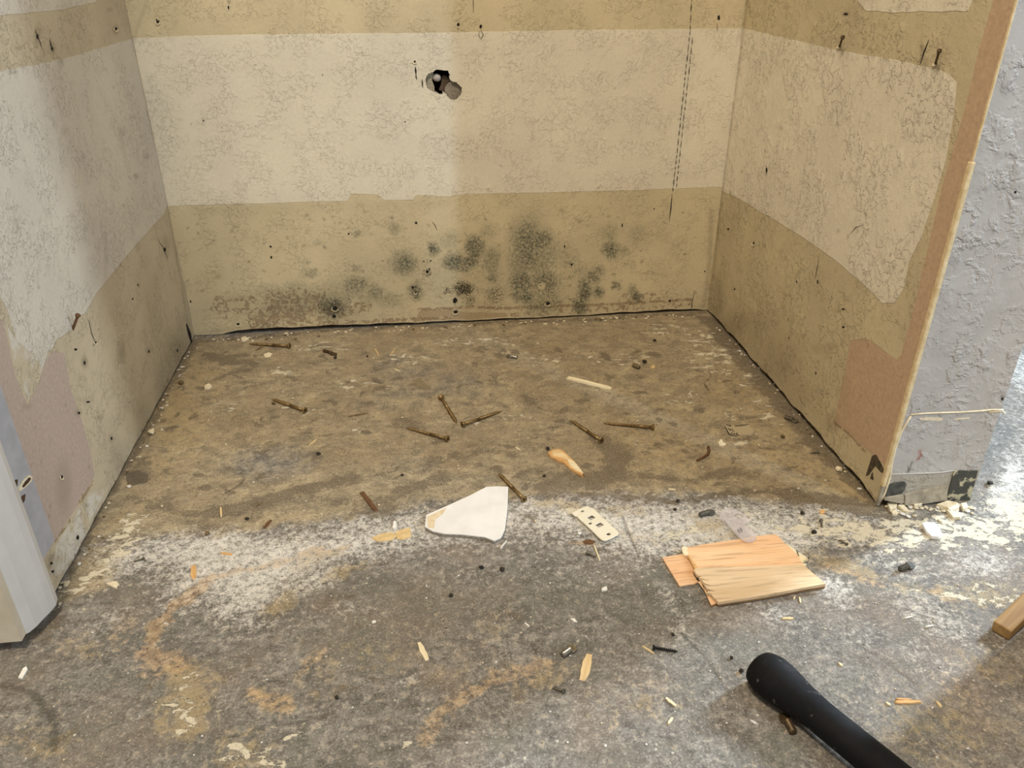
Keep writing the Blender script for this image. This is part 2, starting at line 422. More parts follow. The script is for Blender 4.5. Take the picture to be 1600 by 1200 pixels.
def floor_attrs(U, V):
    U0, V0 = U, V
    U = U0+0.026*fbm(U0, V0, 16, 0)+0.016*fbm(U0, V0, 70, 3, 3); V = V0+0.026*fbm(U0, V0, 16, 1)+0.016*fbm(U0, V0, 70, 5, 3)
    M = lambda: Mask(U, V, floor_uv)
    soil, white, dark, rust = M(), M(), M(), M()
    cream, green, brown, crack = M(), M(), M(), Mask(U0+.2*(U-U0), V0+.2*(V-V0), floor_uv)
    soil.poly([(60,880),(262,590),(300,530),(1000,480),(1110,480),(1400,800),(1300,800),(1150,772),(960,765),(800,778),(600,800),(400,825),(200,842)], 0.05)
    soil.poly([(130,860),(60,960),(170,930),(220,850)], 0.02, 0.7)
    for x, y, rx, ry, k in [(700,600,140,40,.45),(560,560,120,30,.35),(560,640,90,25,.3),(420,720,90,35,.6),(640,720,90,25,.45),(720,800,80,25,.6),(1000,560,60,16,.4)]:
        soil.blob(x, y, rx, ry, 0, k, 1.6, mode='sub')
    soil.poly([(1440,1090),(1560,1010),(1660,1010),(1700,1300),(1380,1300),(1390,1150)], 0.05, 0.4)  # cast shadow at lower right painted in as a brown tint
    # white dust in front of the niche
    white.poly([(140,860),(300,826),(430,830),(560,812),(650,795),(800,782),(1000,772),(1160,786),(1350,795),(1420,850),(1300,850),(1200,900),(1060,870),(1000,880),(900,850),(800,845),(650,860),(540,885),(470,925),(380,990),(300,950),(250,960),(230,900),(150,920)], 0.05, .85)
    for x, y, rx, ry, r, k in [(330,850,70,20,-.15,.9),(420,880,90,34,-.35,.9),(390,930,80,30,-.4,.8),(560,820,80,16,-.2,.7),(620,850,60,18,0,.5),(850,790,80,16,0,.8),(960,815,90,22,.1,.9),(1010,850,60,20,.3,.8),(1100,830,80,22,.1,.9),(1230,830,70,22,.2,.9),(1300,915,50,25,.5,.7),(1450,960,90,30,.5,.6),(1400,880,90,20,.3,.5),(1530,880,90,30,.1,.6),(1500,980,60,30,.5,.5),(1450,1030,70,30,.6,.4),(1040,940,30,25,.8,.5),(1060,985,24,40,.5,.5),(180,970,50,20,-.5,.5),(740,900,60,14,0,.4),(540,960,60,30,0,.35),(900,900,120,40,0,.3),(1200,960,60,20,.3,.5),(640,1060,30,8,-.2,.6),(1350,990,50,25,.6,.4),(240,880,50,25,-.3,.7),(490,910,60,20,-.4,.7),(1180,800,120,18,.05,.6),(690,1010,30,10,.9,.3)]:
        white.blob(x, y, rx, ry, r, k, 1.7)
    white.poly([(1545,600),(1700,500),(1900,520),(1900,900),(1610,860),(1530,800)], 0.06, .42)
    white.stroke([(1590,560),(1640,640),(1700,760)], 40, .7, 1.6)
    white.blob(1575, 760, 30, 60, .2, .85, 1.5)
    white.blob(1090, 560, 60, 30, .5, .25, 1.6); white.blob(640, 740, 60, 12, -.1, .25, 1.6); white.blob(420, 690, 90, 20, -.1, .22, 1.6)
    # grime, plus darker bands along the wall feet
    for pts, w, k in [([(330,800),(400,785),(470,765),(552,748)],26,.9),([(250,790),(330,800)],18,.55),([(440,775),(620,790)],22,.5),([(552,748),(640,728)],8,.6),([(580,795),(640,768),(690,745)],24,.75),([(560,800),(610,800)],18,.6),
        ([(940,690),(968,712),(960,740),(925,748),(885,752),(860,765)],34,.8),([(968,700),(950,730)],26,.7),([(680,722),(760,708),(800,712)],18,.55),([(1000,745),(1080,748)],14,.6),([(1110,742),(1160,738)],26,.7),
        ([(960,775),(1010,778),(1090,782),(1150,772),(1250,772)],11,.75),([(1240,782),(1310,788),(1365,795)],30,.95),([(210,745),(222,720),(226,748)],18,.6),([(200,775),(240,778),(268,782)],14,.55),
        ([(325,556),(350,566),(388,568)],14,.8),([(335,560),(375,556)],16,.7),([(340,592),(365,582),(385,572)],12,.6),([(195,845),(165,870)],14,.55),([(305,815),(325,822)],20,.6),([(345,770),(352,752)],10,.5),
        ([(400,800),(380,815)],12,.6),([(620,665),(650,668)],26,.5),([(820,690),(860,700)],18,.4),([(700,640),(760,625)],16,.4),([(480,735),(500,720)],12,.35),([(850,625),(800,632)],14,.4),
        ([(300,745),(330,740)],10,.4),([(1130,670),(1170,700)],16,.3),([(1010,700),(1040,690)],18,.5),([(1060,690),(1080,705)],12,.5),([(830,735),(870,745)],20,.5)]:
        dark.stroke(pts, w, k, 1.2)
    for x, y, rx, ry, k in [(830,810,14,9,.7),(300,1000,8,6,.5),(590,1060,20,8,.6),(540,1075,16,9,.5),(1040,640,10,5,.4),(1045,692,14,8,.6),(350,550,10,6,.5),(800,580,60,8,.25),(280,525,10,10,.6),(1265,690,14,10,.5),(480,1100,40,10,.3),
        (545,650,16,5,.6),(424,695,10,6,.6),(495,712,10,5,.6),(630,660,18,10,.6),(1100,700,10,6,.5),(1180,745,18,9,.55),(1240,650,10,8,.4),(1250,700,14,12,.4),(1290,740,12,10,.4),(620,925,50,22,.25),(560,905,40,14,.3),(450,1000,40,18,.3)]:
        dark.blob(x, y, rx, ry, 0, k, 1.4)
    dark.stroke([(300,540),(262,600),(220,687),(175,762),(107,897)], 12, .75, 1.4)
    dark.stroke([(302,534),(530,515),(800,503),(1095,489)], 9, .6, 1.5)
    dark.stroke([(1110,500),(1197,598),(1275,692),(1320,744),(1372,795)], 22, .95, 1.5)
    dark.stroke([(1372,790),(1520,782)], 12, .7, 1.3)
    dark.poly([(0,1000),(60,985),(92,945),(112,950),(70,1000),(0,1018)], 0.008, .75)  # shade of the gap under the rounded end, painted on the slab
    for i in range(190):
        x = random.uniform(250, 1280); y = random.uniform(545, 770)
        dark.blob(x, y, random.uniform(3, 14), random.uniform(2, 5), random.uniform(-.4, .4), random.uniform(.5, 1), 1.2)
    for i in range(90):
        x = random.uniform(0, 1600); y = random.uniform(880, 1200)
        dark.blob(x, y, random.uniform(6, 26), random.uniform(3, 9), random.uniform(-.5, .8), random.uniform(.2, .5), 1.5)
    # rust film arcs
    for pts, w, k in [([(232,1000),(238,980),(256,955),(290,930),(330,905)],15,.95),([(330,905),(400,888),(470,868),(545,850)],13,.65),([(225,1020),(250,1030),(268,1040)],34,.8),([(215,1050),(235,1052)],22,.5),
        ([(650,1160),(690,1120),(735,1085),(800,1052),(860,1035)],26,.6),([(1455,925),(1480,935)],28,.8),([(390,1085),(440,1095)],28,.65),([(480,1045),(500,1030)],30,.55),([(1020,1110),(1000,1080)],26,.35),([(1480,1060),(1520,1085)],30,.35),
        ([(200,975),(185,1000)],26,.35),([(1290,880),(1370,905)],16,.55),([(895,850),(925,848)],10,.6)]:
        rust.stroke(pts, w, k, 1.3)
    # cream paint flakes / dried paste
    for pts, k in [([(150,878),(205,800),(238,808),(190,880),(140,925),(100,932)],.75),([(1180,812),(1345,800),(1380,795),(1470,800),(1600,800),(1660,850),(1560,862),(1500,852),(1420,862),(1350,858),(1260,835)],.62),
        ([(1600,785),(1560,760),(1530,790),(1560,830),(1640,850)],.75),([(250,1042),(292,1034),(322,1080),(318,1140),(285,1158),(252,1150),(244,1090)],.42),([(1400,925),(1500,915),(1620,920),(1620,950),(1500,945)],.62),
        ([(340,1145),(400,1150),(420,1180),(440,1200),(390,1200),(350,1170)],.5),([(430,1170),(455,1170),(452,1195),(430,1190)],.65),([(445,1140),(468,1140),(465,1150),(448,1152)],.75)]:
        cream.poly(pts, 0.03, k)
    for x, y, rx, ry, k in [(1120,555,70,26,.42),(1180,580,60,20,.4),(1105,525,40,14,.42),(960,560,60,10,.36),(750,535,90,8,.42),(640,560,60,8,.38),(560,600,60,10,.35),(1040,515,60,10,.4),(1060,830,40,12,.55),(900,800,60,8,.5),(660,1160,40,12,.35),(990,665,20,10,.3),(250,670,30,20,.25),
        (1140,650,20,12,.4),(800,650,40,10,.36),(500,545,60,8,.36),(470,640,50,12,.36),(750,660,30,8,.4),(560,665,40,8,.34),(1210,640,40,20,.38),(1160,690,40,14,.36),(1060,620,40,12,.34),(940,620,30,8,.36),(840,560,50,8,.4),(440,580,30,8,.4),(350,640,40,12,.36)]:
        cream.blob(x, y, rx, ry, 0, k, 1.6)
    # yellow-brown films; the last two blobs paint the lower right shadow
    for x, y, rx, ry, r, k in [(265,640,50,70,-.5,.75),(300,590,60,40,0,.6),(245,720,60,30,-.4,.5),(1180,620,110,60,.4,.4),(1010,700,120,50,.1,.4),(1220,720,100,40,.3,.45),(1320,770,60,26,.3,.65),(880,790,50,10,.1,.7),(960,795,60,8,0,.5),(1110,825,40,20,.5,.6),(1160,840,30,20,.8,.6),(1320,880,70,14,.35,.65),(1440,920,60,10,.2,.5),
        (440,945,34,16,-.5,.7),(540,895,40,9,-.4,.6),(500,870,50,10,-.35,.55),(280,1060,34,30,.4,.5),(290,1130,36,26,0,.6),(420,1090,40,20,0,.55),(700,790,60,16,-.1,.35),(400,810,60,12,-.1,.4),(200,810,50,20,-.5,.5),(370,830,60,10,-.2,.4),(1540,1040,60,30,.4,.4),(1460,1130,120,60,.3,.4)]:
        brown.blob(x, y, rx, ry, r, k, 1.6)
    brown.poly([(248,1044),(292,1034),(322,1080),(318,1140),(285,1158),(252,1150),(244,1090)], 0.02, .95)
    brown.poly([(320,1145),(400,1150),(425,1180),(440,1210),(370,1210),(330,1170)], 0.03, .6); brown.poly([(1400,920),(1500,912),(1640,920),(1640,950),(1500,945)], 0.03, .7)
    for x, y, rx, ry, r, k in [(640,1030,120,40,.2,.3),(1000,1100,90,50,0,.3),(860,1060,60,20,-.3,.5),(130,1010,60,26,0,.4),(500,1060,40,40,0,.4),(60,1150,60,40,0,.35),(760,980,60,30,0,.3),(1010,840,40,10,.2,.4)]: brown.blob(x, y, rx, ry, r, k, 1.8)
    for i in range(60):
        green.blob(random.uniform(0, 1500), random.uniform(900, 1200), random.uniform(20, 70), random.uniform(10, 30), random.uniform(-.4, .4), random.uniform(.3, .8), 1.6)
    for x, y in [(590,930),(660,950),(560,1000),(1000,960),(870,930)]: green.blob(x, y, 70, 30, 0, .7, 1.6)
    # cracks and scuffs
    for pts, w, k in [([(0,1072),(30,1075),(55,1088),(72,1108),(82,1135),(84,1170)],9,.6),([(970,805),(985,840),(1000,870)],3,.7),([(1320,995),(1380,1032),(1430,1068)],5,.4),([(1060,985),(1100,1030),(1140,1090)],5,.3),([(680,1010),(720,1058)],4,.35),([(300,1165),(400,1140),(520,1115)],4,.35),([(1395,862),(1440,862)],3,.5),
        ([(352,770),(372,758),(381,748),(376,738)],3,.6),([(600,1170),(700,1155)],4,.3),([(140,1148),(200,1125)],4,.3)]:
        crack.stroke(pts, w, k, 1.0)
    return {'stain': [soil.m, white.m, dark.m, rust.m], 'patch': [cream.m, green.m, brown.m, crack.m]}

us = lines((-0.06, 1.45), [-2.5, -1.5, -0.8, -0.4, -0.2], [1.7, 2.2, 3.2], 0.0021)
vs = lines((-1.0, 0.016), [-3.2, -2.2, -1.5, -1.2], [0.2, 0.6, 1.4], 0.0021)
floor = link('floor', grid_mesh('floor', us, vs, lambda U, V: (U, V, np.zeros_like(U)), floor_attrs), floor_material(), kind='structure')

# ---- back wall
CREAM = (222, 213, 191); TAN = (206, 191, 156); PAPER = (176, 156, 124)
m_back = wall_material('back_wall_paint', CREAM, TAN, PAPER, 1.0, 0.0006, seed=0.0)
HOLE_PX = [(330,580),(370,500),(430,450),(500,425),(560,380),(640,390),(720,400),(810,405),(812,450),(855,490),(822,530),(850,600),(900,630),(970,650),(1040,710),(1085,770),(1085,850),(1050,930),(985,1000),(930,1020),(840,1000),(790,940),(740,870),(690,855),(690,900),(620,900),(550,860),(500,845),(400,800),(350,720)]
HOLE = np.array([back_uv(640+x/13.33, 80+y/13.33) for x, y in HOLE_PX])
def inside_poly(P, x, y):
    r = np.zeros(len(x), bool)
    for i in range(len(P)):
        a, b = P[i], P[(i+1) % len(P)]
        if abs(b[1]-a[1]) > 1e-12: r ^= ((a[1] > y) != (b[1] > y)) & (x < (b[0]-a[0])*(y-a[1])/(b[1]-a[1])+a[0])
    return r
def hole_snap(U, V):
    lo = HOLE.min(0)-.004; hi = HOLE.max(0)+.004
    idx = np.nonzero((U > lo[0]) & (U < hi[0]) & (V > lo[1]) & (V < hi[1]))[0]
    bd = np.full(len(idx), 1e9); bx = U[idx].copy(); by = V[idx].copy()
    for i in range(len(HOLE)):
        a, b = HOLE[i], HOLE[(i+1) % len(HOLE)]; d = b-a
        t = np.clip(((U[idx]-a[0])*d[0]+(V[idx]-a[1])*d[1])/(d@d), 0, 1)
        qx, qy = a[0]+t*d[0], a[1]+t*d[1]; r = np.hypot(U[idx]-qx, V[idx]-qy)
        k = r < bd; bd[k] = r[k]; bx[k] = qx[k]; by[k] = qy[k]
    k = bd < 0.00085
    U[idx[k]] = bx[k]; V[idx[k]] = by[k]; return U, V
def back_attrs(U, V):
    M = lambda: Mask(U, V, back_uv)
    U2 = U+0.010*fbm(U, V, 55, 2)+0.006*fbm(U, V, 240, 4, 2); V2 = V+0.010*fbm(U, V, 55, 3)+0.006*fbm(U, V, 240, 6, 2)
    cream, paper, mold, black = M(), M(), Mask(U2, V2, back_uv), Mask(U2, V2, back_uv)
    dirt, peel, grey, sc = M(), M(), M(), M()
    cream.poly([(205,60),(300,56),(400,54),(700,51),(900,47),(1180,44),(1140,293),(1120,292),(1000,297),(850,301),(730,303),(700,307),(652,305),(645,312),(600,313),(590,304),(548,303),(543,314),(400,318),(250,322)], 0.004)
    for x, y, rx, ry, k in [(632,412,18,18,.75),(710,409,17,13,.95),(725,418,10,8,.8),(742,388,14,20,.8),(735,408,14,10,.85),(768,408,13,18,.6),(770,434,9,9,.7),(678,390,9,9,.95),(650,455,10,12,.7),(700,375,16,12,.3),(763,362,14,14,.35),(740,440,60,50,.18),
        (825,385,26,40,.75),(848,374,16,16,.8),(815,410,20,30,.6),(845,405,34,30,.55),(880,405,24,20,.4),(815,440,18,22,.8),(852,440,24,22,.7),(822,464,11,9,1),(808,464,8,8,.8),(845,470,30,20,.55),(912,455,12,22,.8),(926,435,12,10,.7),(937,424,9,9,.6),(935,456,9,8,.8),(906,480,12,14,.85),(905,425,10,10,.4),(952,362,14,14,.4),(956,391,13,13,.75),(975,393,7,7,.5),(996,364,12,12,.35),(988,452,7,7,.6),(994,464,8,8,.8),(963,445,6,6,.8),(870,440,60,50,.25),(990,415,5,5,.3),
        (483,429,12,7,.5),(552,448,18,14,.65),(567,443,8,8,.75),(585,458,16,12,.6),(530,468,30,18,.5),(520,480,22,18,.8),(490,468,40,18,.4),(440,475,50,20,.35),(615,356,8,8,.45),(558,365,6,6,.55),(497,380,7,5,.35),(600,468,30,10,.4),(420,455,30,10,.3),(380,480,50,20,.2),(460,450,20,10,.4),(545,460,40,20,.35),(478,408,6,5,.3),(556,420,5,5,.4)]:
        mold.blob(x, y, rx*1.05, ry*1.05, 0, min(1, k*1.15), 1.3)
    for x, y, r, k in [(632,412,15,.3),(566,444,7,.4),(860,445,20,.4)]: mold.blob(x, y, r, r, 0, k, 1, ring=.4)
    for x, y, rx, ry, k in [(725,452,20,14,.85),(700,460,10,14,.75),(712,470,8,12,.55),(735,470,12,12,.65),(772,463,22,18,.62),(748,456,14,10,.5),(770,475,20,12,.5),(522,480,16,14,.7),(505,480,16,12,.5),(480,470,30,14,.42),(450,465,24,10,.38),(560,470,34,14,.42),(600,462,30,10,.38),(430,480,40,14,.4),(678,392,8,8,.5),(665,410,9,14,.4),(668,425,8,8,.7),(650,455,10,14,.6),(648,470,6,6,.5),(742,385,8,14,.4),(712,408,12,8,.35),(850,445,26,22,.45),(862,460,16,12,.5),(912,462,10,18,.55),(905,482,10,10,.45),(952,388,10,10,.45),(890,412,10,6,.5),(930,432,12,10,.45),(840,480,40,10,.4),(860,475,30,10,.45),(960,480,60,8,.32),(555,450,16,10,.35),(994,462,7,8,.4),(720,435,30,8,.3),(840,415,30,30,.25)]:
        black.blob(x, y, rx, ry, 0, k, 1.6)
    black.blob(700, 470, 9, 12, .3, .95, .7, mode='sub'); black.blob(556, 478, 9, 12, 0, .95, .6, mode='sub'); mold.blob(556, 478, 8, 11, 0, .95, .6, mode='sub')
    mold.blob(846, 446, 6, 5, 0, .95, .6, mode='sub'); black.blob(846, 446, 6, 5, 0, .95, .6, mode='sub')
    # torn plaster along the foot
    for pts, w, k in [([(335,478),(345,470),(352,490)],16,.5),([(395,465),(385,480),(372,486)],14,.5),([(405,502),(440,490),(480,492)],40,.62),([(425,470),(500,470)],34,.5),([(350,470),(380,466)],10,.45),([(500,488),(570,480)],26,.45),([(500,505),(700,498)],8,.55),([(470,510),(520,505)],10,.45),([(530,495),(560,485)],12,.4)]:
        peel.stroke(pts, w, k, 1.5)
    paper.poly([(655,484),(672,484),(700,482),(730,488),(790,488),(800,498),(740,503),(660,506),(648,502)], 0.004, .8)
    peel.stroke([(655,484),(700,482),(740,480),(790,482),(850,479),(925,477),(1000,473),(1080,468)], 5, .75, 1.0)
    for pts, w, k in [([(800,492),(900,486),(1000,481),(1080,476)],16,.34),([(840,472),(900,470)],14,.3),([(975,465),(1040,462)],18,.36)]: peel.stroke(pts, w, k, 1.4)
    paper.blob(818, 436, 9, 5, 0, .62, 1.0)
    for pts, w, k in [([(300,525),(340,518),(420,510)],10,.4),([(1112,330),(1108,420),(1100,480)],8,.45),([(230,0),(209,60)],6,.3),([(300,500),(340,470),(700,490),(1090,480)],40,.12),([(700,430),(700,330)],30,.0),([(1168,0),(1160,60)],8,.5),([(300,330),(700,318)],14,.12),([(985,425),(1040,430)],4,.3)]:  # includes darker lines down the corners and a faint band above the foot
        dirt.stroke(pts, w, k, 1.5)
    for i in range(110):
        dirt.blob(random.uniform(270, 1110), random.uniform(330, 470), random.uniform(1.5, 4), random.uniform(1, 2.5), random.uniform(-1, 1), random.uniform(.4, .9), 1)
    for i in range(30):
        dirt.blob(random.uniform(240, 1140), random.uniform(0, 300), random.uniform(1.5, 3.5), random.uniform(1, 2), random.uniform(-1, 1), random.uniform(.3, .8), 1)
    return {'paint': [cream.m, paper.m, mold.m, black.m], 'wear': [dirt.m, peel.m, grey.m, sc.m]}
def gap_back(U):   # the ragged lower edge of the board, a few mm off the slab
    px = U/W
    g = np.interp(px, [0, .05, .08, .3, .5, .75, .9, .98, 1], [.001, .0015, .0085, .0075, .0045, .0035, .006, .005, .001])
    return g+0.0007*np.sin(U*61)*np.clip(g*300-.4, 0, 1)+0.0004*np.sin(U*143)*np.clip(g*300-.4, 0, 1)
def back_xyz(U, V):
    z = np.where(V <= 0.0002, gap_back(U), V)
    return U, -0.0006*np.clip(np.sin(U*23)*np.exp(-V*14), 0, 1)*1.5, z
us = lines((0.0, W), [], [], 0.0016); us[-1] = W
vs = np.concatenate([[0.0], lines((0.0085, 0.56), [], [0.7, 1.0, 1.6, TOP], 0.0016)])
wall_back = link('wall_back', grid_mesh('wall_back', us, vs, back_xyz, back_attrs, flip=False, kill=lambda u, v: inside_poly(HOLE, u, v), snap=hole_snap), m_back, kind='structure')
m_core = simple('gypsum_core', (150, 142, 128), (190, 182, 168), 300, 0.9, bump=0.0006)
m_dark = simple('old_sill_wood', (52, 38, 26), (84, 62, 42), 60, 0.85, stretch=(0.2, 1, 1), bump=0.0006)
m_void = simple('dark_cavity', (40, 30, 22), (60, 46, 34), 80, 0.9)
link('wall_core', box_mesh('wall_core', (-0.1, 0.055, 0), (W+THICK, 0.11, TOP)), m_core, wall_back)
sill = box_mesh('sill_plate', (-0.012, 0.012, 0.0), (W+0.012, 0.05, 0.038))
link('sill_plate', sill, m_dark, wall_back)
# the broken hole: gypsum rim, cavity, old plug and disc
def xz_prism(name, pts, y0, y1, mat, parent, smooth=False, j=0.0):
    n = len(pts); V = [(x, y0, z) for x, z in pts]+[(x+random.uniform(-j, j), y1, z+random.uniform(-j, j)) for x, z in pts]
    Fc = [tuple(range(n)), tuple(reversed(range(n, 2*n)))]+[(i, n+i, n+(i+1) % n, (i+1) % n) for i in range(n)]
    return link(name, mesh(name, V, Fc, smooth), mat, parent)
n = len(HOLE)
Vr = [(x, 0.0, z) for x, z in HOLE]+[(x+random.uniform(-.0006, .0006), 0.0125, z+random.uniform(-.0006, .0006)) for x, z in HOLE]
m_rim = simple('broken_gypsum', (128, 120, 100), (176, 168, 146), 400, 0.9, bump=0.0008)
link('hole_rim', mesh('hole_rim', Vr, [(i, n+i, n+(i+1) % n, (i+1) % n) for i in range(n)]), m_rim, wall_back)
hp = lambda x, y: back_uv(640+x/13.33, 80+y/13.33)
h0, h1 = HOLE.min(0)-.004, HOLE.max(0)+.004
link('hole_cavity', mesh('hole_cavity', [(h0[0],.013,h0[1]),(h1[0],.013,h0[1]),(h1[0],.013,h1[1]),(h0[0],.013,h1[1]),(h0[0],.05,h0[1]),(h1[0],.05,h0[1]),(h1[0],.05,h1[1]),(h0[0],.05,h1[1])],
     [(0,4,5,1),(1,5,6,2),(2,6,7,3),(3,7,4,0),(4,7,6,5)]), m_void, wall_back)
m_plug = simple('grey_mortar', (120, 112, 98), (146, 136, 120), 200, 0.85, bump=0.0006)
disc = [hp(910+175*math.cos(t), 835+190*math.sin(t)) for t in np.linspace(0, 6.283, 22, endpoint=False)]
xz_prism('mortar_disc', disc, 0.007, 0.04, m_plug, wall_back)
xz_prism('mortar_shard', [hp(*q) for q in [(740,845),(850,830),(940,870),(1000,930),(960,1010),(830,1000)]], 0.0055, 0.008, m_plug, wall_back)
xz_prism('gypsum_flap', [hp(*q) for q in [(330,560),(380,490),(450,440),(500,470),(470,620),(490,680),(520,760),(520,850),(400,800),(340,700)]], 0.006, 0.03, m_rim, wall_back)
xz_prism('mortar_bridge', [hp(*q) for q in [(680,560),(730,520),(800,560),(850,620),(760,720),(740,850),(680,850),(620,830),(660,720)]], 0.012, 0.04, simple('brown_mortar', (78, 66, 52), (98, 84, 66), 200, 0.9), wall_back)
c = hp(570, 565); bm = bmesh.new(); bmesh.ops.create_uvsphere(bm, u_segments=16, v_segments=10, radius=1)
bmesh.ops.scale(bm, vec=(0.0068, 0.006, 0.0058), verts=bm.verts); bmesh.ops.rotate(bm, cent=(0,0,0), matrix=Matrix.Rotation(0.35, 3, 'Y'), verts=bm.verts)
bmesh.ops.translate(bm, vec=(c[0], 0.009, c[1]), verts=bm.verts)
me = bpy.data.meshes.new('pipe_stub'); bm.to_mesh(me); bm.free(); me.polygons.foreach_set('use_smooth', [True]*len(me.polygons))
link('pipe_stub', me, simple('mauve_plastic', (170, 160, 152), (184, 174, 166), 90, 0.5), wall_back)

# ---- left wall
m_left = wall_material('left_wall_paint', (211, 204, 190), (198, 185, 158), (182, 164, 150), 0.9, 0.0009, seed=3.3)
m_right = wall_material('right_wall_paint', (225, 215, 193), (200, 185, 150), (188, 161, 132), 0.66, 0.0014, seed=8.1)
def left_attrs(U, V):
    M = lambda: Mask(U, V, left_uv)
    cream, paper, mold, black = M(), M(), M(), M(); dirt, peel, grey, sc = M(), M(), M(), M()
    cream.poly([(206,60),(100,92),(0,112),(-150,150),(-150,400),(0,462),(12,485),(27,532),(45,548),(57,552),(82,547),(87,532),(112,515),(120,495),(133,490),(150,460),(180,422),(240,352),(256,335),(262,320)], 0.005)
    cream.poly([(-100,30),(0,25),(100,15),(150,3),(170,-30),(-100,-60)], 0.005)
    cream.poly([(5,490),(30,535),(80,545),(62,600),(45,632),(25,590)], 0.005, .52)
    paper.poly([(-40,500),(4,500),(14,540),(25,590),(43,634),(60,600),(72,562),(82,548),(100,552),(112,612),(128,656),(140,700),(148,742),(140,758),(124,786),(105,815),(86,846),(74,846),(40,735),(-10,590)], 0.004)
    cream.poly([(86,846),(124,786),(145,755),(175,762),(110,905),(70,910)], 0.008, .5)
    grey.poly([(118,800),(146,755),(166,760),(145,800),(125,830),(105,880),(85,890),(80,862)], 0.02, .35)
    for pts, w, k in [([(124,786),(146,752)],4,.9),([(86,846),(110,812)],3,.7),([(262,600),(220,687),(175,762),(107,897)],10,.3)]: peel.stroke(pts, w, k, 1)
    for x, y, rx, ry, k in [(58,55,5,14,.7),(82,75,5,8,.8),(95,98,5,6,.6),(20,113,7,3,.7),(30,74,8,3,.6),(181,46,5,8,.7),(171,15,5,3,.6),(190,208,5,7,.35),(208,183,6,3,.4),(232,548,5,6,.5),(190,548,6,16,.6),(132,566,5,9,.8),(154,652,5,4,.7),(122,645,5,5,.6),(174,686,5,8,.6),(100,760,12,40,.45),(80,880,10,14,.6),(42,635,8,5,.4),(130,625,10,4,.3),(275,560,22,40,.7),(258,600,16,40,.6),(225,660,16,40,.45),(190,720,14,30,.45),(165,400,3,40,.25),(215,385,4,8,.4),(260,385,6,16,.5),(240,500,14,60,.18),(96,745,8,10,.4),(245,70,4,8,.4),(100,205,5,8,.3),(213,276,4,5,.6),(228,245,5,6,.5),(135,790,4,4,.6)]:  # first blob softens the painted nail shadow near the top
        dirt.blob(x, y, rx, ry, 0, k, 1.3)
    for i in range(70):
        x = random.uniform(40, 255); y = random.uniform(100, 850); dirt.blob(x, y, random.uniform(1, 2.5), random.uniform(1.5, 4), 0, random.uniform(.3, .8), 1)
    dirt.stroke([(296,520),(262,322),(206,40)], 5, .35, 1.5)  # darker line down the back corner
    black.stroke([(285,565),(262,605),(230,668)], 16, .4, 1.5); black.stroke([(196,0),(207,55)], 4, .5, 1.2)
    return {'paint': [cream.m, paper.m, mold.m, black.m], 'wear': [dirt.m, peel.m, grey.m, sc.m]}
def side_gap(U): return 0.004+0.0009*np.sin(U*47)+0.0006*np.sin(U*121)
us = lines((-LDEPTH, 0.0), [], [], 0.0021); us[-1] = 0.0
vs = np.concatenate([[0.0], lines((0.0105, 0.56), [], [0.8, 1.4, TOP], 0.0021)])
wall_left = link('wall_left', grid_mesh('wall_left', us, vs, lambda U, V: (0*U, U, np.where(V <= 0.0002, side_gap(U)*0.8, V)), left_attrs), m_left, kind='structure')
link('wall_core', box_mesh('wall_core', (-0.1, -LDEPTH, 0.0), (-0.012, 0.055, TOP)), m_core, wall_left)
link('sill_plate', box_mesh('sill_plate', (-0.0119, -LDEPTH, 0), (-0.006, 0.0, 0.03)), m_dark, wall_left)
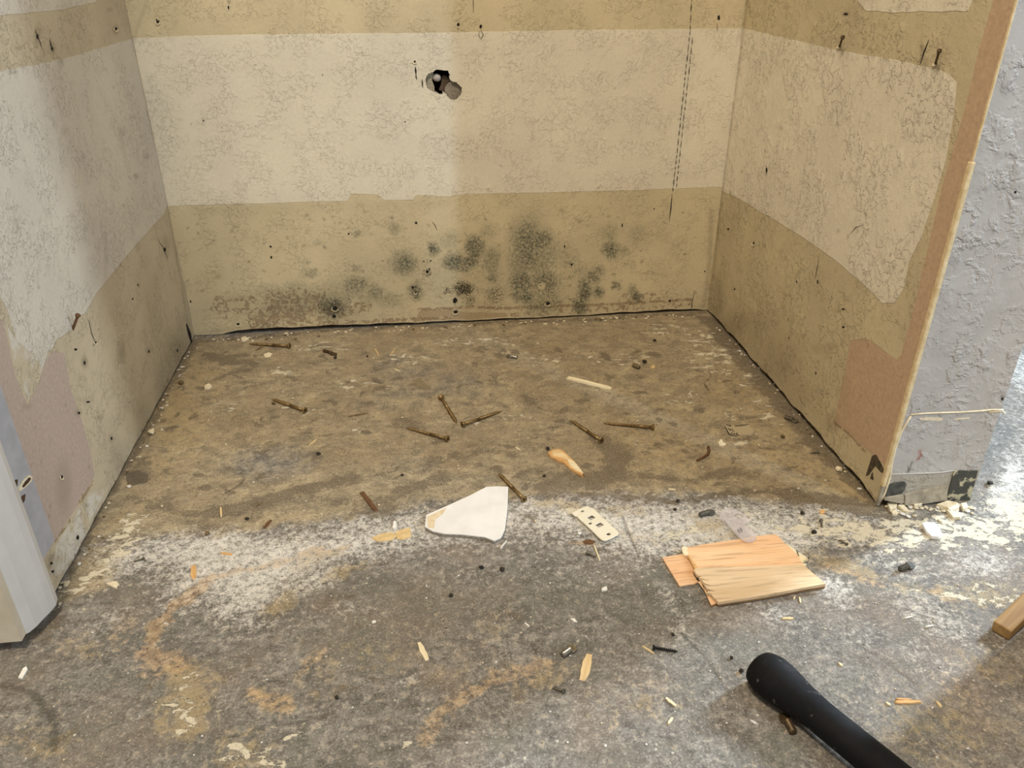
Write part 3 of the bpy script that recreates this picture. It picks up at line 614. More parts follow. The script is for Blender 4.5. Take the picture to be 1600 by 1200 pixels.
# ---- right wall
def right_attrs(U, V):
    M = lambda: Mask(U, V, right_uv)
    cream, paper, mold, black = M(), M(), M(), M(); dirt, peel, grey, sc = M(), M(), M(), M()
    cream.poly([(1160,44),(1230,60),(1300,77),(1400,94),(1440,103),(1480,113),(1495,130),(1490,180),(1478,250),(1460,310),(1440,370),(1420,410),(1412,450),(1398,474),(1378,474),(1350,445),(1300,403),(1250,368),(1200,338),(1150,308),(1120,295)], 0.005)
    cream.poly([(1335,-40),(1340,2),(1352,16),(1390,20),(1460,18),(1512,18),(1520,0),(1530,-40)], 0.005)
    paper.poly([(1560,-30),(1552,0),(1530,75),(1505,180),(1472,290),(1447,400),(1428,480),(1408,555),(1400,562),(1380,548),(1362,532),(1345,530),(1328,533),(1318,590),(1303,658),(1325,678),(1345,695),(1368,715),(1385,730),(1430,640),(1530,300),(1620,0),(1620,-30)], 0.004)
    for pts, w, k in [([(1303,660),(1330,682),(1350,705)],3,.9),([(1112,495),(1197,590),(1275,683),(1320,736),(1370,788)],9,.4)]: peel.stroke(pts, w, k, 1)
    for x, y, rx, ry, k in [(1300,78,8,16,.0),(1440,80,3,18,.7),(1445,100,4,5,.5),(1322,22,6,4,.7),(1228,12,5,3,.5),(1300,660,10,14,.55),(1282,545,12,8,.35),(1205,560,12,50,.5),(1150,510,30,24,.7),(1120,470,12,40,.55),(1215,570,30,40,.5),(1170,520,40,30,.5),(1320,600,8,40,.15),(1278,440,14,20,.15),(1310,484,10,4,.4),(1180,545,40,30,.3),(1240,620,30,20,.25),(1300,540,8,5,.4)]:  # the tall narrow blob darkens the long mark by the nearer nail
        if k: dirt.blob(x, y, rx, ry, 0, k, 1.5)
    dirt.stroke([(1110,480),(1126,312),(1167,0)], 8, .55, 1.6)  # darker line down the corner with the back wall
    black.stroke([(1106,470),(1118,495),(1160,545)], 18, .42, 1.5); black.stroke([(1200,540),(1215,580),(1240,610)], 22, .36, 1.6)
    black.stroke([(1168,0),(1172,20)], 10, .5, 1.4)
    for i in range(70): dirt.blob(random.uniform(1130, 1460), random.uniform(100, 720), random.uniform(1, 2.5), random.uniform(1.5, 4), 0, random.uniform(.3, .7), 1)
    return {'paint': [cream.m, paper.m, mold.m, black.m], 'wear': [dirt.m, peel.m, grey.m, sc.m]}
us = lines((-DEPTH, 0.0), [], [], 0.0021); us[-1] = 0.0
wall_right = link('wall_right', grid_mesh('wall_right', us, vs, lambda U, V: (0*U+W, U, np.where(V <= 0.0002, np.minimum(side_gap(U+3)*2.0+0.0005, 0.0095)*np.interp(U, [-.6, -.56, -.06, 0], [.35, 1, 1, .3]), V)), right_attrs, flip=True), m_right, kind='structure')
link('wall_core', box_mesh('wall_core', (W+0.013, -DEPTH+0.012, 0.0), (W+THICK-0.001, 0.055, TOP)), m_core, wall_right)
link('sill_plate', box_mesh('sill_plate', (W+0.006, -DEPTH+0.011, 0), (W+0.0129, 0.0, 0.03)), m_dark, wall_right)
link('far_side', box_mesh('far_side', (W+THICK-0.0009, -DEPTH+0.0005, 0.004), (W+THICK, 0.0, TOP)), m_right, wall_right)
# grey painted end of the right wall
def grey_material():
    s = NT('grey_wall_paint'); di, pe, gy, sc = s.attr('wear')
    n2 = s.noise(200, 4, 0.6); n1 = s.noise(30, 4)
    col = s.mix(s.step(n1, 0.3, 0.7), (168, 163, 157), (178, 173, 168))
    col = s.mix(s.mul(s.brk(pe, s.noise(90, 5, .65), 1.0, .06), .9), col, s.mix(n2, (206, 190, 160), (228, 214, 186)))
    col = s.mix(s.mul(s.brk(gy, s.noise(80, 5, .65), .5, .06), .9), col, s.mix(n2, (146, 139, 126), (170, 162, 148)))
    col = s.mix(s.mul(di, .8), col, (74, 66, 56)); col = s.mix(s.mul(sc, .8), col, (150, 70, 50))
    a = s.noise(52, 4, 0.6, 0.35); b = s.noise(90, 3, 0.55, 0.3, off=(2, 3, 4))
    h = s.add(s.step(a, 0.48, 0.62), s.mul(s.step(b, 0.5, 0.66), 0.5)); h = s.add(s.mul(h, s.step(s.noise(20, 2), .4, .6, .2, 1.)), s.mul(n2, .1))
    return s.done(col, 0.48, s.bump(h, 0.0013), spec=0.35)
m_grey = grey_material()
def end_attrs(U, V):
    M = lambda: Mask(U, V, end_uv); di, pe, gy, sc = M(), M(), M(), M()
    pe.stroke([(1440,654),(1470,655)], 7, .7, 1.2); pe.stroke([(1492,655),(1515,653)], 4, .7, 1.2)
    gy.poly([(1370,742),(1420,742),(1490,734),(1540,733),(1540,800),(1360,800)], 0.006, .85)
    pe.stroke([(1412,765),(1440,760),(1450,755),(1478,757)], 7, .62, 1.4); pe.blob(1460, 740, 20, 6, 0, .4, 1.5)
    di.stroke([(1425,722),(1419,738)], 4, .8, 1); di.blob(1566, 622, 3, 5, 0, .8, 1); di.blob(1419, 705, 3, 2, 0, .3, 1)
    sc.stroke([(1437,704),(1439,712),(1434,718)], 4, .8, 1.2)
    return {'wear': [di.m, pe.m, gy.m, sc.m]}
us = lines((W, W+THICK), [], [], 0.002); us[-1] = W+THICK
vs2 = lines((0.012, 0.56), [], [0.8, 1.4, TOP], 0.002)
link('end_face', grid_mesh('end_face', us, vs2, lambda U, V: (U, 0*U-DEPTH, V), end_attrs), m_grey, wall_right)

def xz_part(name, px, y0, y1, mat, parent, j=0.0008):
    pts = [end_uv(*q) for q in px]; pts = [(a, c) for a, c in pts]
    if sum(pts[i][0]*pts[(i+1) % len(pts)][1]-pts[(i+1) % len(pts)][0]*pts[i][1] for i in range(len(pts))) < 0: pts = pts[::-1]
    nn = len(pts); V = [(a, y0+random.uniform(-j, j), c) for a, c in pts]+[(a, y1, c) for a, c in pts]
    Fc = [tuple(range(nn)), tuple(reversed(range(nn, 2*nn)))]+[(i, nn+i, nn+(i+1) % nn, (i+1) % nn) for i in range(nn)]
    return link(name, mesh(name, V, Fc), mat, parent)
m_board = simple('exposed_dark_board', (58, 58, 54), (92, 90, 82), 160, 0.85, bump=0.0008)
m_board2 = simple('board_with_paint', (64, 64, 58), (176, 168, 140), 70, 0.85, bump=0.0008, lo=0.52, hi=0.6)
m_block = simple('tan_plaster', (134, 126, 110), (172, 162, 142), 90, 0.8, bump=0.001)
m_torn = simple('torn_cream_paper', (214, 198, 162), (236, 224, 196), 150, 0.85, bump=0.0005)
for px, m in [([(1387,757),(1398,753),(1413,752),(1416,756),(1412,766),(1408,770),(1383,775)], m_board), ([(1490,735),(1527,735),(1513,787),(1478,780)], m_board2)]:
    xz_part('exposed_board', px, -DEPTH-0.0012, -DEPTH+0.006, m, wall_right, 0.0003)
for px in [[(1382,776),(1409,771),(1410,782),(1406,784),(1380,779)], [(1412,772),(1440,765),(1478,757),(1477,779),(1440,784),(1411,786)]]:
    xz_part('plaster_block', px, -DEPTH-0.004, -DEPTH+0.006, m_block, wall_right)
def ridge(name, px, r, mat, parent, y=-DEPTH, off=0.0):
    pts = [B(a, b, y) for a, b in px]; pts = [(p[0], y-off+random.uniform(-.0003, .0003), p[2]) for p in pts]
    return link(name, tube(name, pts, r, 5), mat, parent)
ridge('torn_paper_ridge', [(1423,648),(1445,646),(1470,645),(1500,644),(1530,642),(1550,640),(1567,640)], 0.0011, m_torn, wall_right)
ridge('torn_paper_ridge', [(1545,644),(1566,642),(1569,646)], 0.0012, m_torn, wall_right)
ridge('torn_paper_ridge', [(1423,650),(1416,662),(1408,675),(1403,690),(1399,702),(1394,720),(1391,742),(1387,758),(1382,772),(1374,786)], 0.0013, m_torn, wall_right)
ridge('torn_paper_ridge', [(1390,742),(1420,740),(1450,739),(1470,738),(1490,735)], 0.0008, simple('grey_paint_lip', (180, 176, 168), (196, 190, 180), 100, 0.7), wall_right)
# bare corner bead along the opening
m_bead = simple('bare_corner_bead', (200, 176, 132), (224, 204, 164), 120, 0.7, bump=0.0004)
link('corner_bead', bevel_mesh(box_mesh('corner_bead', (W-0.0022, -DEPTH-0.0016, 0.03), (W+0.003, -DEPTH+0.004, 0.408)), 0.0012), m_bead, wall_right)
link('corner_bead', bevel_mesh(box_mesh('corner_bead', (W-0.0008, -DEPTH-0.0006, 0.408), (W+0.0012, -DEPTH+0.002, TOP)), 0.0006), m_bead, wall_right)
link('corner_bead', bevel_mesh(box_mesh('corner_bead', (W-0.0015, -DEPTH-0.001, 0.002), (W+0.002, -DEPTH+0.003, 0.03)), 0.0008), m_block, wall_right)
# torn flake ends and charcoal smear on the niche side of the corner
def yz_part(name, px, x0, x1, mat, parent):
    pts = [right_uv(*q) for q in px]; nn = len(pts)
    V = [(x0, a, c) for a, c in pts]+[(x1, a, c) for a, c in pts]
    Fc = [tuple(range(nn)), tuple(reversed(range(nn, 2*nn)))]+[(i, nn+i, nn+(i+1) % nn, (i+1) % nn) for i in range(nn)]
    return link(name, mesh(name, V, Fc), mat, parent)
m_soot = simple('dark_scuff', (52, 46, 36), (92, 80, 58), 200, 0.9, bump=0.0004)
for px in [[(1363,712),(1369,710),(1380,730),(1383,741),(1376,737),(1368,728),(1358,742),(1353,744)], [(1362,740),(1364,738),(1365,750),(1360,748)]]:
    yz_part('scuff_patch', px, W-0.0004, W+0.002, m_soot, wall_right)

# ---- front corner of the left wall: proud painted strip and rounded white end
m_white = simple('pale_grey_paint', (198, 195, 190), (206, 203, 199), 25, 0.5, bump=0.0003, bscale=90)
m_blue = simple('blue_grey_paint', (160, 161, 166), (176, 177, 182), 40, 0.5, bump=0.0006, bscale=140)
strip = bevel_mesh(box_mesh('painted_strip', (-0.012, -LDEPTH-0.004, 0.048), (0.0012, -LDEPTH+0.0295, TOP)), 0.0006)
link('painted_strip', strip, m_blue, wall_left)
zj = 0.012
jp = [F(a, b, zj)[:2] for a, b in [(90,936),(88,945),(80,955),(68,967),(57,979),(46,988),(32,995),(18,999),(0,1003)]]
jp = [(-0.02, jp[0][1]+0.004), (jp[0][0]-0.0015, jp[0][1]+0.003)]+[(p[0], p[1]) for p in jp]+[(-0.25, jp[-1][1]+0.004), (-0.25, jp[0][1])]
link('rounded_end', prism('rounded_end', jp, zj, TOP), m_white, wall_left)
link('front_face', mesh('front_face', *box((-0.25, jp[8][1]-0.0065, zj+0.0006), (jp[8][0]+0.004, jp[8][1]+0.012, TOP))), simple('warm_lit_front', (196, 184, 162), (206, 195, 174), 30, 0.6, bump=0.0004, bscale=120), wall_left)  # tan slab: warm light on the front face put into its colour
link('gap_shade_block', box_mesh('gap_shade_block', (-0.24, jp[6][1]+0.014, 0.0), (-0.02, jp[0][1]-0.002, zj)), m_void, wall_left)  # dark block put in for the shade of the gap below

# ---- ceiling of the niche and of the room in front
m_ceil = simple('ceiling_paint', (214, 208, 196), (222, 216, 204), 40, 0.8, bump=0.0008)
link('ceiling', box_mesh('ceiling', (-2.5, -3.2, TOP), (3.2, 1.4, TOP+0.05)), m_ceil, kind='structure')

# ================================================================== THINGS
# materials
m_bronze = simple('bronze_coated_steel', (104, 84, 52), (148, 122, 78), 400, 0.36, 0.55, spec=0.6)
m_bronze_dark = simple('shaded_bronze', (34, 26, 16), (52, 40, 24), 400, 0.6, 0.3)  # darker copy of the bronze, shade inside the recess put into colour
m_blacksteel = simple('black_phosphate_steel', (24, 24, 24), (46, 46, 46), 500, 0.45, 0.5)
m_steel = simple('dull_steel', (128, 124, 114), (170, 166, 156), 400, 0.3, 0.9)
m_oldsteel = simple('tarnished_steel', (84, 80, 68), (128, 122, 104), 500, 0.45, 0.6)
m_greypin = simple('grey_zinc', (74, 74, 70), (100, 100, 94), 500, 0.5, 0.3)
m_brownpin = simple('brown_metal', (70, 56, 38), (104, 86, 60), 500, 0.45, 0.5)
m_rust = simple('rusted_steel', (82, 58, 38), (116, 82, 52), 700, 0.9, bump=0.0003)
m_wood = simple('pale_splinter_wood', (210, 182, 132), (232, 208, 162), 160, 0.75, stretch=(0.15, 1, 1), bump=0.0003)
m_wood_o = simple('orange_splinter_wood', (196, 150, 92), (222, 180, 124), 160, 0.75, stretch=(0.15, 1, 1), bump=0.0003)
m_wood_c = simple('cream_shim_wood', (222, 206, 166), (236, 222, 188), 160, 0.7, stretch=(0.15, 1, 1))
m_plaster = simple('white_plaster', (220, 216, 206), (238, 235, 228), 200, 0.8, bump=0.0003)
m_creamp = simple('cream_plaster', (210, 196, 164), (232, 220, 192), 200, 0.85, bump=0.0004)
m_brownp = simple('brown_crumb', (92, 76, 52), (132, 112, 80), 300, 0.9, bump=0.0004)
m_darkp = simple('dark_crumb', (34, 30, 24), (60, 52, 42), 300, 0.85)

def on_floor(name, label, cat, px, group=None, z=0.0):
    """an Empty standing on the slab where a photographed point falls"""
    p = F(px[0], px[1]); return thing(name, label, cat, (p[0], p[1], z), group)
def local(px, o, z=0.0):
    p = F(px[0], px[1], z); return (p[0]-o.location.x, p[1]-o.location.y)

# ---- long deck screws (prototype along +x, head at 0, tip at 1, built at 62 mm)
SL = 0.062
def screw_meshes(L, rh, rs, rt, pitch, th0, prefix):
    head = lathe('head', [(0, rh*0.92), (0.0006, rh), (0.0012, rh*0.96), (rh*0.95, rs*1.1)], 16, False)
    shank = lathe('shank', [(rh*0.85, rs), (L*th0+0.001, rs)], 12)
    core = lathe('core', [(L*th0, rs*0.8), (L*0.9, rs*0.75), (L*0.995, rs*0.12)], 10)
    V, Fc = [], []; turns = int(L*(1-th0)/pitch); k = turns*10
    for i in range(k+1):
        a = 2*math.pi*i/10; x = L*th0+pitch*i/10; taper = min(1, (L-x)/(L*0.12)+0.15)
        for dx, r in ((-pitch*0.3, rs*0.72*taper), (0, rt*taper), (pitch*0.3, rs*0.72*taper)):
            V.append((x+dx, r*math.cos(a), r*math.sin(a)))
    for i in range(k):
        b = i*3; Fc += [(b, b+3, b+4, b+1), (b+1, b+4, b+5, b+2)]
    thread = mesh('thread', V, Fc, True)
    V, Fc = [], []
    for i in range(12):
        r = rh*(0.52 if i % 2 == 0 else 0.3); a = math.pi*i/6; V.append((-0.00012, r*math.cos(a), r*math.sin(a)))
    V += [(0.0009, v[1]*0.8, v[2]*0.8) for v in V[:12]]
    Fc = [tuple(range(12)), tuple(reversed(range(12, 24)))]+[(i, 12+i, 12+(i+1) % 12, (i+1) % 12) for i in range(12)]
    rec = mesh('star_recess', V, Fc)
    return head, shank, core, thread, rec
def screw_proto(name, meshes, mat, matr):
    t = thing(name, 'x', 'screw'); head, shank, core, thread, rec = meshes
    h = link('head', head, mat, t); link('star_recess', rec, matr, h)
    link('shank', shank, mat, t); link('core', core, mat, t); link('thread', thread, mat, t)
    return t
def pose(o, head, tip, L, rh, rt, spin):
    a = F(*head, rh); b = F(*tip, rt); a[2] = rh*0.98; b[2] = rt
    d = Vector(b-a); s = d.length/L
    a[2] = rh*s*0.99; b[2] = rt*s*0.2+0.0004
    d = Vector(b-a)
    q = d.to_track_quat('X', 'Z'); o.rotation_mode = 'QUATERNION'
    from mathutils import Quaternion
    o.rotation_quaternion = q @ Quaternion((1, 0, 0), spin); o.location = a; o.scale = (s, s, s)
SPEC = (0.0042, 0.0019, 0.00245)
dm = screw_meshes(SL, SPEC[0], SPEC[1], SPEC[2], 0.0026, 0.42, 'd')
proto = screw_proto('deck_screw', dm, m_bronze, m_bronze_dark)
DECK = [((453,541),(389,536),'bronze deck screw at the foot of the back wall, left corner'),
        ((477,642),(424,622),'bronze deck screw lying alone on the left of the niche floor'),
        ((689,621),(714,660),'bronze deck screw with its head pointing to the back wall'),
        ((722,664),(784,641),'bronze deck screw with its tip pointing to the right, second in the central trio'),
        ((700,686),(635,667),'bronze deck screw nearest the camera in the central trio'),
        ((940,689),(891,655),'bronze deck screw slanting beside the wood splinter on the right'),
        ((1022,668),(943,660),'bronze deck screw lying nearly level, rightmost of all'),
        ((819,781),(779,738),'bronze deck screw touching the corner of the white board scrap')]
for i, (h, t, lab) in enumerate(DECK):
    o = proto if i == 0 else copy_tree(proto)
    tag(o, lab, 'screw', 'bronze deck screws on the niche floor'); pose(o, h, t, SL, SPEC[0], SPEC[2], i*1.1)
bpy.context.view_layer.update()
# black drywall screw
ds = screw_proto('drywall_screw', screw_meshes(0.034, 0.0040, 0.0017, 0.0026, 0.0028, 0.12, 'b'), m_blacksteel, m_darkp)
tag(ds, 'short black drywall screw lying on the grey concrete near the tool handle', 'screw'); pose(ds, (1020,1010), (1060,1016), 0.034, 0.0040, 0.0026, 0.4)
# small screws
sm = screw_meshes(0.018, 0.0036, 0.0015, 0.0020, 0.0016, 0.2, 's')
sp = screw_proto('small_screw', sm, m_oldsteel, m_darkp)
SMALL = [((882,1079),(863,1073),'small steel screw in the foreground below the pale wood strip'),
         ((225,871),(208,876),'small greenish screw near the left wall on the white dust'),
         ((1283,811),(1285,823),'small screw standing head up beside the plywood scrap'),
         ((1324,849),(1312,842),'small dark screw below the right wall corner'),
         ((1280,705),(1266,707),'tiny screw lying in the gap edge by the right wall'),
         ((916,862),(932,869),'small dark screw lying under the thin sliver below the strike plate')]
for i, (h, t, lab) in enumerate(SMALL):
    o = sp if i == 0 else copy_tree(sp)
    tag(o, lab, 'screw'); pose(o, h, t, 0.018, 0.0036, 0.0020, i)

# ---- shelf support pins: round peg with a flat spoon
def shelf_pin(peg, spoon, label, mat, r=0.0026, name='shelf_pin', hi=None):
    a = F(*peg); b = F(*spoon); d = Vector((b-a)); L = d.length
    t = thing(name, label, 'shelf pin', (a[0], a[1], 0)); t.rotation_euler = (0, 0, math.atan2(d.y, d.x))
    p = lathe('peg', [(0, r*0.85), (0.0006, r), (L*0.52, r), (L*0.54, r*1.15), (L*0.58, r*1.15)], 14)
    o = link('peg', p, mat, t); o.location = (0, 0, r*1.02)
    n = 8; pts = [(L*0.5, -r*1.0), (L*0.62, -r*1.5)]+[(L*0.82+L*0.18*math.sin(k*math.pi/n), -r*1.5*math.cos(k*math.pi/n)) for k in range(n+1)]+[(L*0.62, r*1.5), (L*0.5, r*1.0)]
    sp_ = link('spoon', bevel_mesh(prism('spoon', pts, r*0.5, r*0.5+0.0014), 0.0003, 1), mat, t)
    return t
shelf_pin((878,1027), (899,1012), 'shiny silver shelf pin on the grey concrete left of the wood strip', m_steel, 0.0032)
shelf_pin((1093,808), (1116,801), 'dark grey shelf pin next to the clear plastic bracket', m_greypin, 0.0032)
shelf_pin((1405,893), (1426,884), 'dark grey shelf pin with rusty end in front of the right wall', m_greypin, 0.0032)
shelf_pin((1239,1149), (1222,1117), 'brown metal shelf pin in the shadow of the black handle', m_brownpin, 0.0034)
shelf_pin((1226,654), (1247,661), 'tarnished shelf pin lying beside the right wall gap', m_oldsteel, 0.0030)
shelf_pin((808,561), (791,557), 'short shiny shelf pin in the middle of the niche floor near the back', m_steel, 0.0028)
shelf_pin((506,550), (526,556), 'dull brown shelf pin near the back wall behind the lone screw', m_brownpin, 0.0028)
def pellet(px, r, mat, label, cat, name, flat=0.7, group=None, me=None):
    t = on_floor(name, label, cat, px, group)
    me = me or lump(name, r, px[0]*7+px[1], flat)
    # single-mesh thing: keep the mesh as the top-level object
    loc = tuple(t.location); bpy.data.objects.remove(t)
    o = link(name, me, mat); o.location = loc; o.rotation_euler = (0, 0, random.uniform(0, 6))
    return tag(o, label, cat, group)
o = link('wall_plug', lathe('wall_plug', [(0, 0.003), (0.001, 0.0036), (0.011, 0.0034), (0.013, 0.0026)], 10), simple('olive_plastic', (86, 78, 52), (110, 100, 70), 200, 0.6))
a = F(989, 573); o.location = (a[0], a[1], 0.0034); o.rotation_euler = (0, 0, -0.95); tag(o, 'olive brown plastic wall plug at the back right of the niche floor', 'wall plug')

# ---- white board scrap
m_scrap = simple('white_board_face', (222, 220, 216), (232, 231, 228), 30, 0.55, bump=0.0002, bscale=220)
m_scrap_edge = simple('grey_board_core', (120, 112, 100), (160, 152, 138), 300, 0.9, bump=0.0004)
SC = [(666,806),(700,791),(735,775),(760,762),(778,761),(794,762),(793,795),(789,828),(783,841),(772,846),(757,840),(747,839),(720,836),(695,835),(676,831),(664,824)]
t = on_floor('board_scrap', 'white board scrap with one pointed corner and torn lower edge', 'board scrap', (735, 805))
core = [local(p, t, 0.004) for p in SC]
bevel = prism('core', core, 0.0003, 0.0042); link('core', bevel, m_scrap_edge, t)
link('white_face', prism('white_face', [(x*1.004, y*1.004) for x, y in core], 0.0042, 0.0054, 0.004), m_scrap, t)
m_stain = simple('tan_paper_stain', (206, 186, 150), (222, 206, 176), 200, 0.8)
link('torn_paper_edge', prism('torn_paper_edge', [local(p, t, 0.0054) for p in [(667,808),(698,793),(692,803),(680,812),(678,826),(669,824)]], 0.0054, 0.0056), m_stain, t)

# ---- strike plate
m_almond = simple('almond_painted_steel', (224, 217, 194), (230, 223, 202), 40, 0.4, spec=0.5)
t = on_floor('strike_plate', 'almond steel strike plate with two square slots and three screw holes', 'strike plate', (930, 818))
cr = lambda x, y: (860+x/10, 770+y/10)
def lp(pts, z): return [local(cr(*p), t, z) for p in pts]
circ = lambda cx, cy, rx, ry, n=14: [(cx+rx*math.cos(k*2*math.pi/n), cy+ry*math.sin(k*2*math.pi/n)) for k in range(n)]
zp = 0.0035
plate('plate', lp([(418,378),(520,318),(668,262),(700,285),(840,415),(930,500),(1062,622),(1067,640),(1050,662),(960,708),(870,748),(830,750),(790,730),(745,690),(650,595),(560,510),(470,430)], zp),
      [lp([(565,390),(652,350),(710,396),(625,440)], zp), lp([(693,508),(780,463),(842,510),(757,555)], zp), lp(circ(620,485,32,20), zp), lp(circ(908,652,37,25), zp)], zp, 0.0013, t, m_almond)
plate('flange', lp([(335,325),(400,290),(470,255),(540,225),(575,218),(610,232),(668,262),(590,290),(418,378),(380,365)], 0.002),
      [lp(circ(497,293,31,18), 0.002)], 0.002, 0.0013, t, m_almond)
V = [(*p, 0.0026) for p in lp([(418,378),(668,262)], 0.002)]+[(*p, 0.0041) for p in lp([(432,386),(680,270)], zp)]
link('step', mesh('step', V, [(0, 1, 3, 2)]), m_almond, t)

# ---- plywood scrap in torn layers
def ply_mat(name, c1, c2, ang, lines_k=0.0):
    s = NT(name); n = s.noise(60, 5, 0.65, 0.4, stretch=(0.12, 1.0, 1.0), rot=(0, 0, ang)); m = s.noise(220, 3, 0.6, stretch=(0.08, 1.4, 1), rot=(0, 0, ang))
    col = s.mix(s.step(n, 0.35, 0.65), c1, c2); col = s.mix(s.mul(s.step(m, 0.52, 0.64), 0.55), col, tuple(int(v*0.78) for v in c1))
    sp = s.step(s.voro(110), 0.02, 0.05, 1, 0); col = s.mix(s.mul(sp, s.mul(s.step(s.noise(40, 1), 0.56, 0.6), .8)), col, (70, 50, 36))
    return s.done(col, 0.62, s.bump(s.add(n, m), 0.0004), spec=0.3)
m_ply_o = ply_mat('orange_veneer', (228, 182, 136), (236, 198, 156), 0.9)
m_ply_p = ply_mat('pink_veneer', (220, 172, 128), (232, 190, 148), 1.0)
m_ply_c = ply_mat('pale_veneer', (212, 184, 146), (226, 200, 164), -0.17)
m_ply_e = simple('dark_ply_edge', (128, 94, 58), (176, 136, 90), 120, 0.8, stretch=(0.1, 1, 6), bump=0.0004)
cr2 = lambda x, y: (1020+x/5.333, 780+y/5.333)
t = on_floor('plywood_scrap', 'torn square of orange plywood with splintered layers beside the clear bracket', 'plywood scrap', (1180, 895))
def lq(pts, z): return [local(cr2(*p), t, z) for p in pts]
link('torn_flap', prism('torn_flap', lq([(80,487),(160,472),(250,458),(300,510),(345,560),(352,600),(332,612),(352,650),(378,690),(340,705),(300,708),(262,716),(225,726),(150,605)], .0025), 0.0008, 0.0026, 0.0, 0.0002), m_ply_p, t)
link('bottom_layer', prism('bottom_layer', lq([(300,470),(395,660),(430,740),(488,884),(540,866),(1000,790),(1430,708),(1240,545),(1020,300),(700,340),(285,400)], .0035), 0.0005, 0.0036), m_ply_e, t)
link('left_veneer', prism('left_veneer', lq([(378,690),(396,682),(420,735),(450,775),(490,800),(515,835),(538,864),(486,884),(430,760)], .004), 0.0034, 0.0043), m_ply_o, t)
link('face_veneer', prism('face_veneer', lq([(285,402),(420,378),(560,356),(700,336),(850,308),(1018,291),(1050,312),(1102,372),(1160,425),(1218,482),(1250,546),(1100,556),(940,562),(650,568),(372,578),(355,545),(318,500),(292,480),(272,470)], .0055), 0.0034, 0.0056), m_ply_o, t)
link('torn_chip', prism('torn_chip', lq([(240,402),(262,394),(290,402),(286,430),(298,452),(290,472),(262,466),(248,440)], .0055), 0.003, 0.0058, 0, .0002), m_wood_c, t)
link('front_veneer', prism('front_veneer', lq([(340,588),(380,570),(660,564),(940,558),(1090,552),(1250,544),(1345,625),(1440,706),(1260,738),(1000,788),(800,822),(545,860),(528,838),(500,812),(486,790),(446,776),(470,764),(520,772),(448,742),(430,716),(490,722),(425,698),(405,672),(480,682),(402,662),(385,652),(410,646),(372,636)], .0085), 0.0052, 0.0088), m_ply_c, t)
link('front_edge', prism('front_edge', lq([(545,861),(800,823),(1000,789),(1260,739),(1441,707),(1436,700),(1000,780),(560,852)], .006), 0.0004, 0.0054), m_ply_e, t)
for k, q in enumerate([[(1098,368),(1150,395),(1205,440),(1222,480),(1160,428)], [(1190,430),(1250,470),(1290,488),(1262,498),(1295,505),(1250,515),(1262,528),(1228,530),(1215,480)], [(1235,535),(1275,540),(1280,556),(1252,560)]]):
    link('splintered_edge', prism('splintered_edge', lq(q, .004), 0.002, 0.0046), m_wood_c, t)
link('loose_splinter', prism('loose_splinter', lq([(288,470),(300,466),(372,572),(376,590),(352,590),(318,520)], .006), 0.004, 0.0068), m_wood_o, t)

# ---- clear plastic bracket
s = NT('clear_plastic'); b = s.bsdf
b.inputs['Alpha'].default_value = 0.3
m_clear = s.done((226, 218, 220), 0.12, None, 0, 0.6)
t = on_floor('plastic_bracket', 'clear plastic bracket lying against the plywood scrap', 'bracket', (1150, 820))
def lr(pts, z): return [local(cr2(*p), t, z) for p in pts]
zc = 0.0085
plate('bracket_body', lr([(600,180),(650,170),(700,185),(760,215),(815,255),(862,305),(858,330),(830,352),(780,356),(740,335),(700,295),(650,240)], zc),
      [lr([(702,250),(712,246),(732,272),(722,277)], zc), lr([(722,238),(732,234),(752,264),(742,268)], zc)], zc, 0.0016, t, m_clear, 0.0004)
plate('bracket_flange', lr([(562,112),(600,98),(650,82),(720,105),(780,150),(800,190),(760,212),(700,184),(650,170),(600,180),(560,172)], .004),
      [lr(circ(715,140,45,24), .004)], 0.004, 0.0014, t, m_clear, 0.0004)
V = [(*p, 0.0042) for p in lr([(600,180),(650,170),(700,184),(760,212)], .004)]+[(*p, 0.0085) for p in lr([(600,180),(650,170),(700,185),(760,215)], zc)]
V2 = [(x+.001, y, z) for x, y, z in V]; Vall = V+V2
link('bracket_step', mesh('bracket_step', Vall, [(0,1,5,4),(1,2,6,5),(2,3,7,6),(8,12,13,9),(9,13,14,10),(10,14,15,11),(4,5,13,12),(5,6,14,13),(6,7,15,14)]), m_clear, t)
for q in [[(702,250),(712,246),(732,272),(722,277)], [(722,238),(732,234),(752,264),(742,268)]]:
    link('slot_dark_insert', prism('slot_dark_insert', lr(q, zc), 0.0066, 0.0080), m_darkp, t)  # dark inserts added so the open slots look shaded
link('bracket_foot', prism('bracket_foot', lr([(780,356),(830,352),(858,330),(850,345),(826,362),(785,364)], .005), 0.0058, 0.0085), m_clear, t)

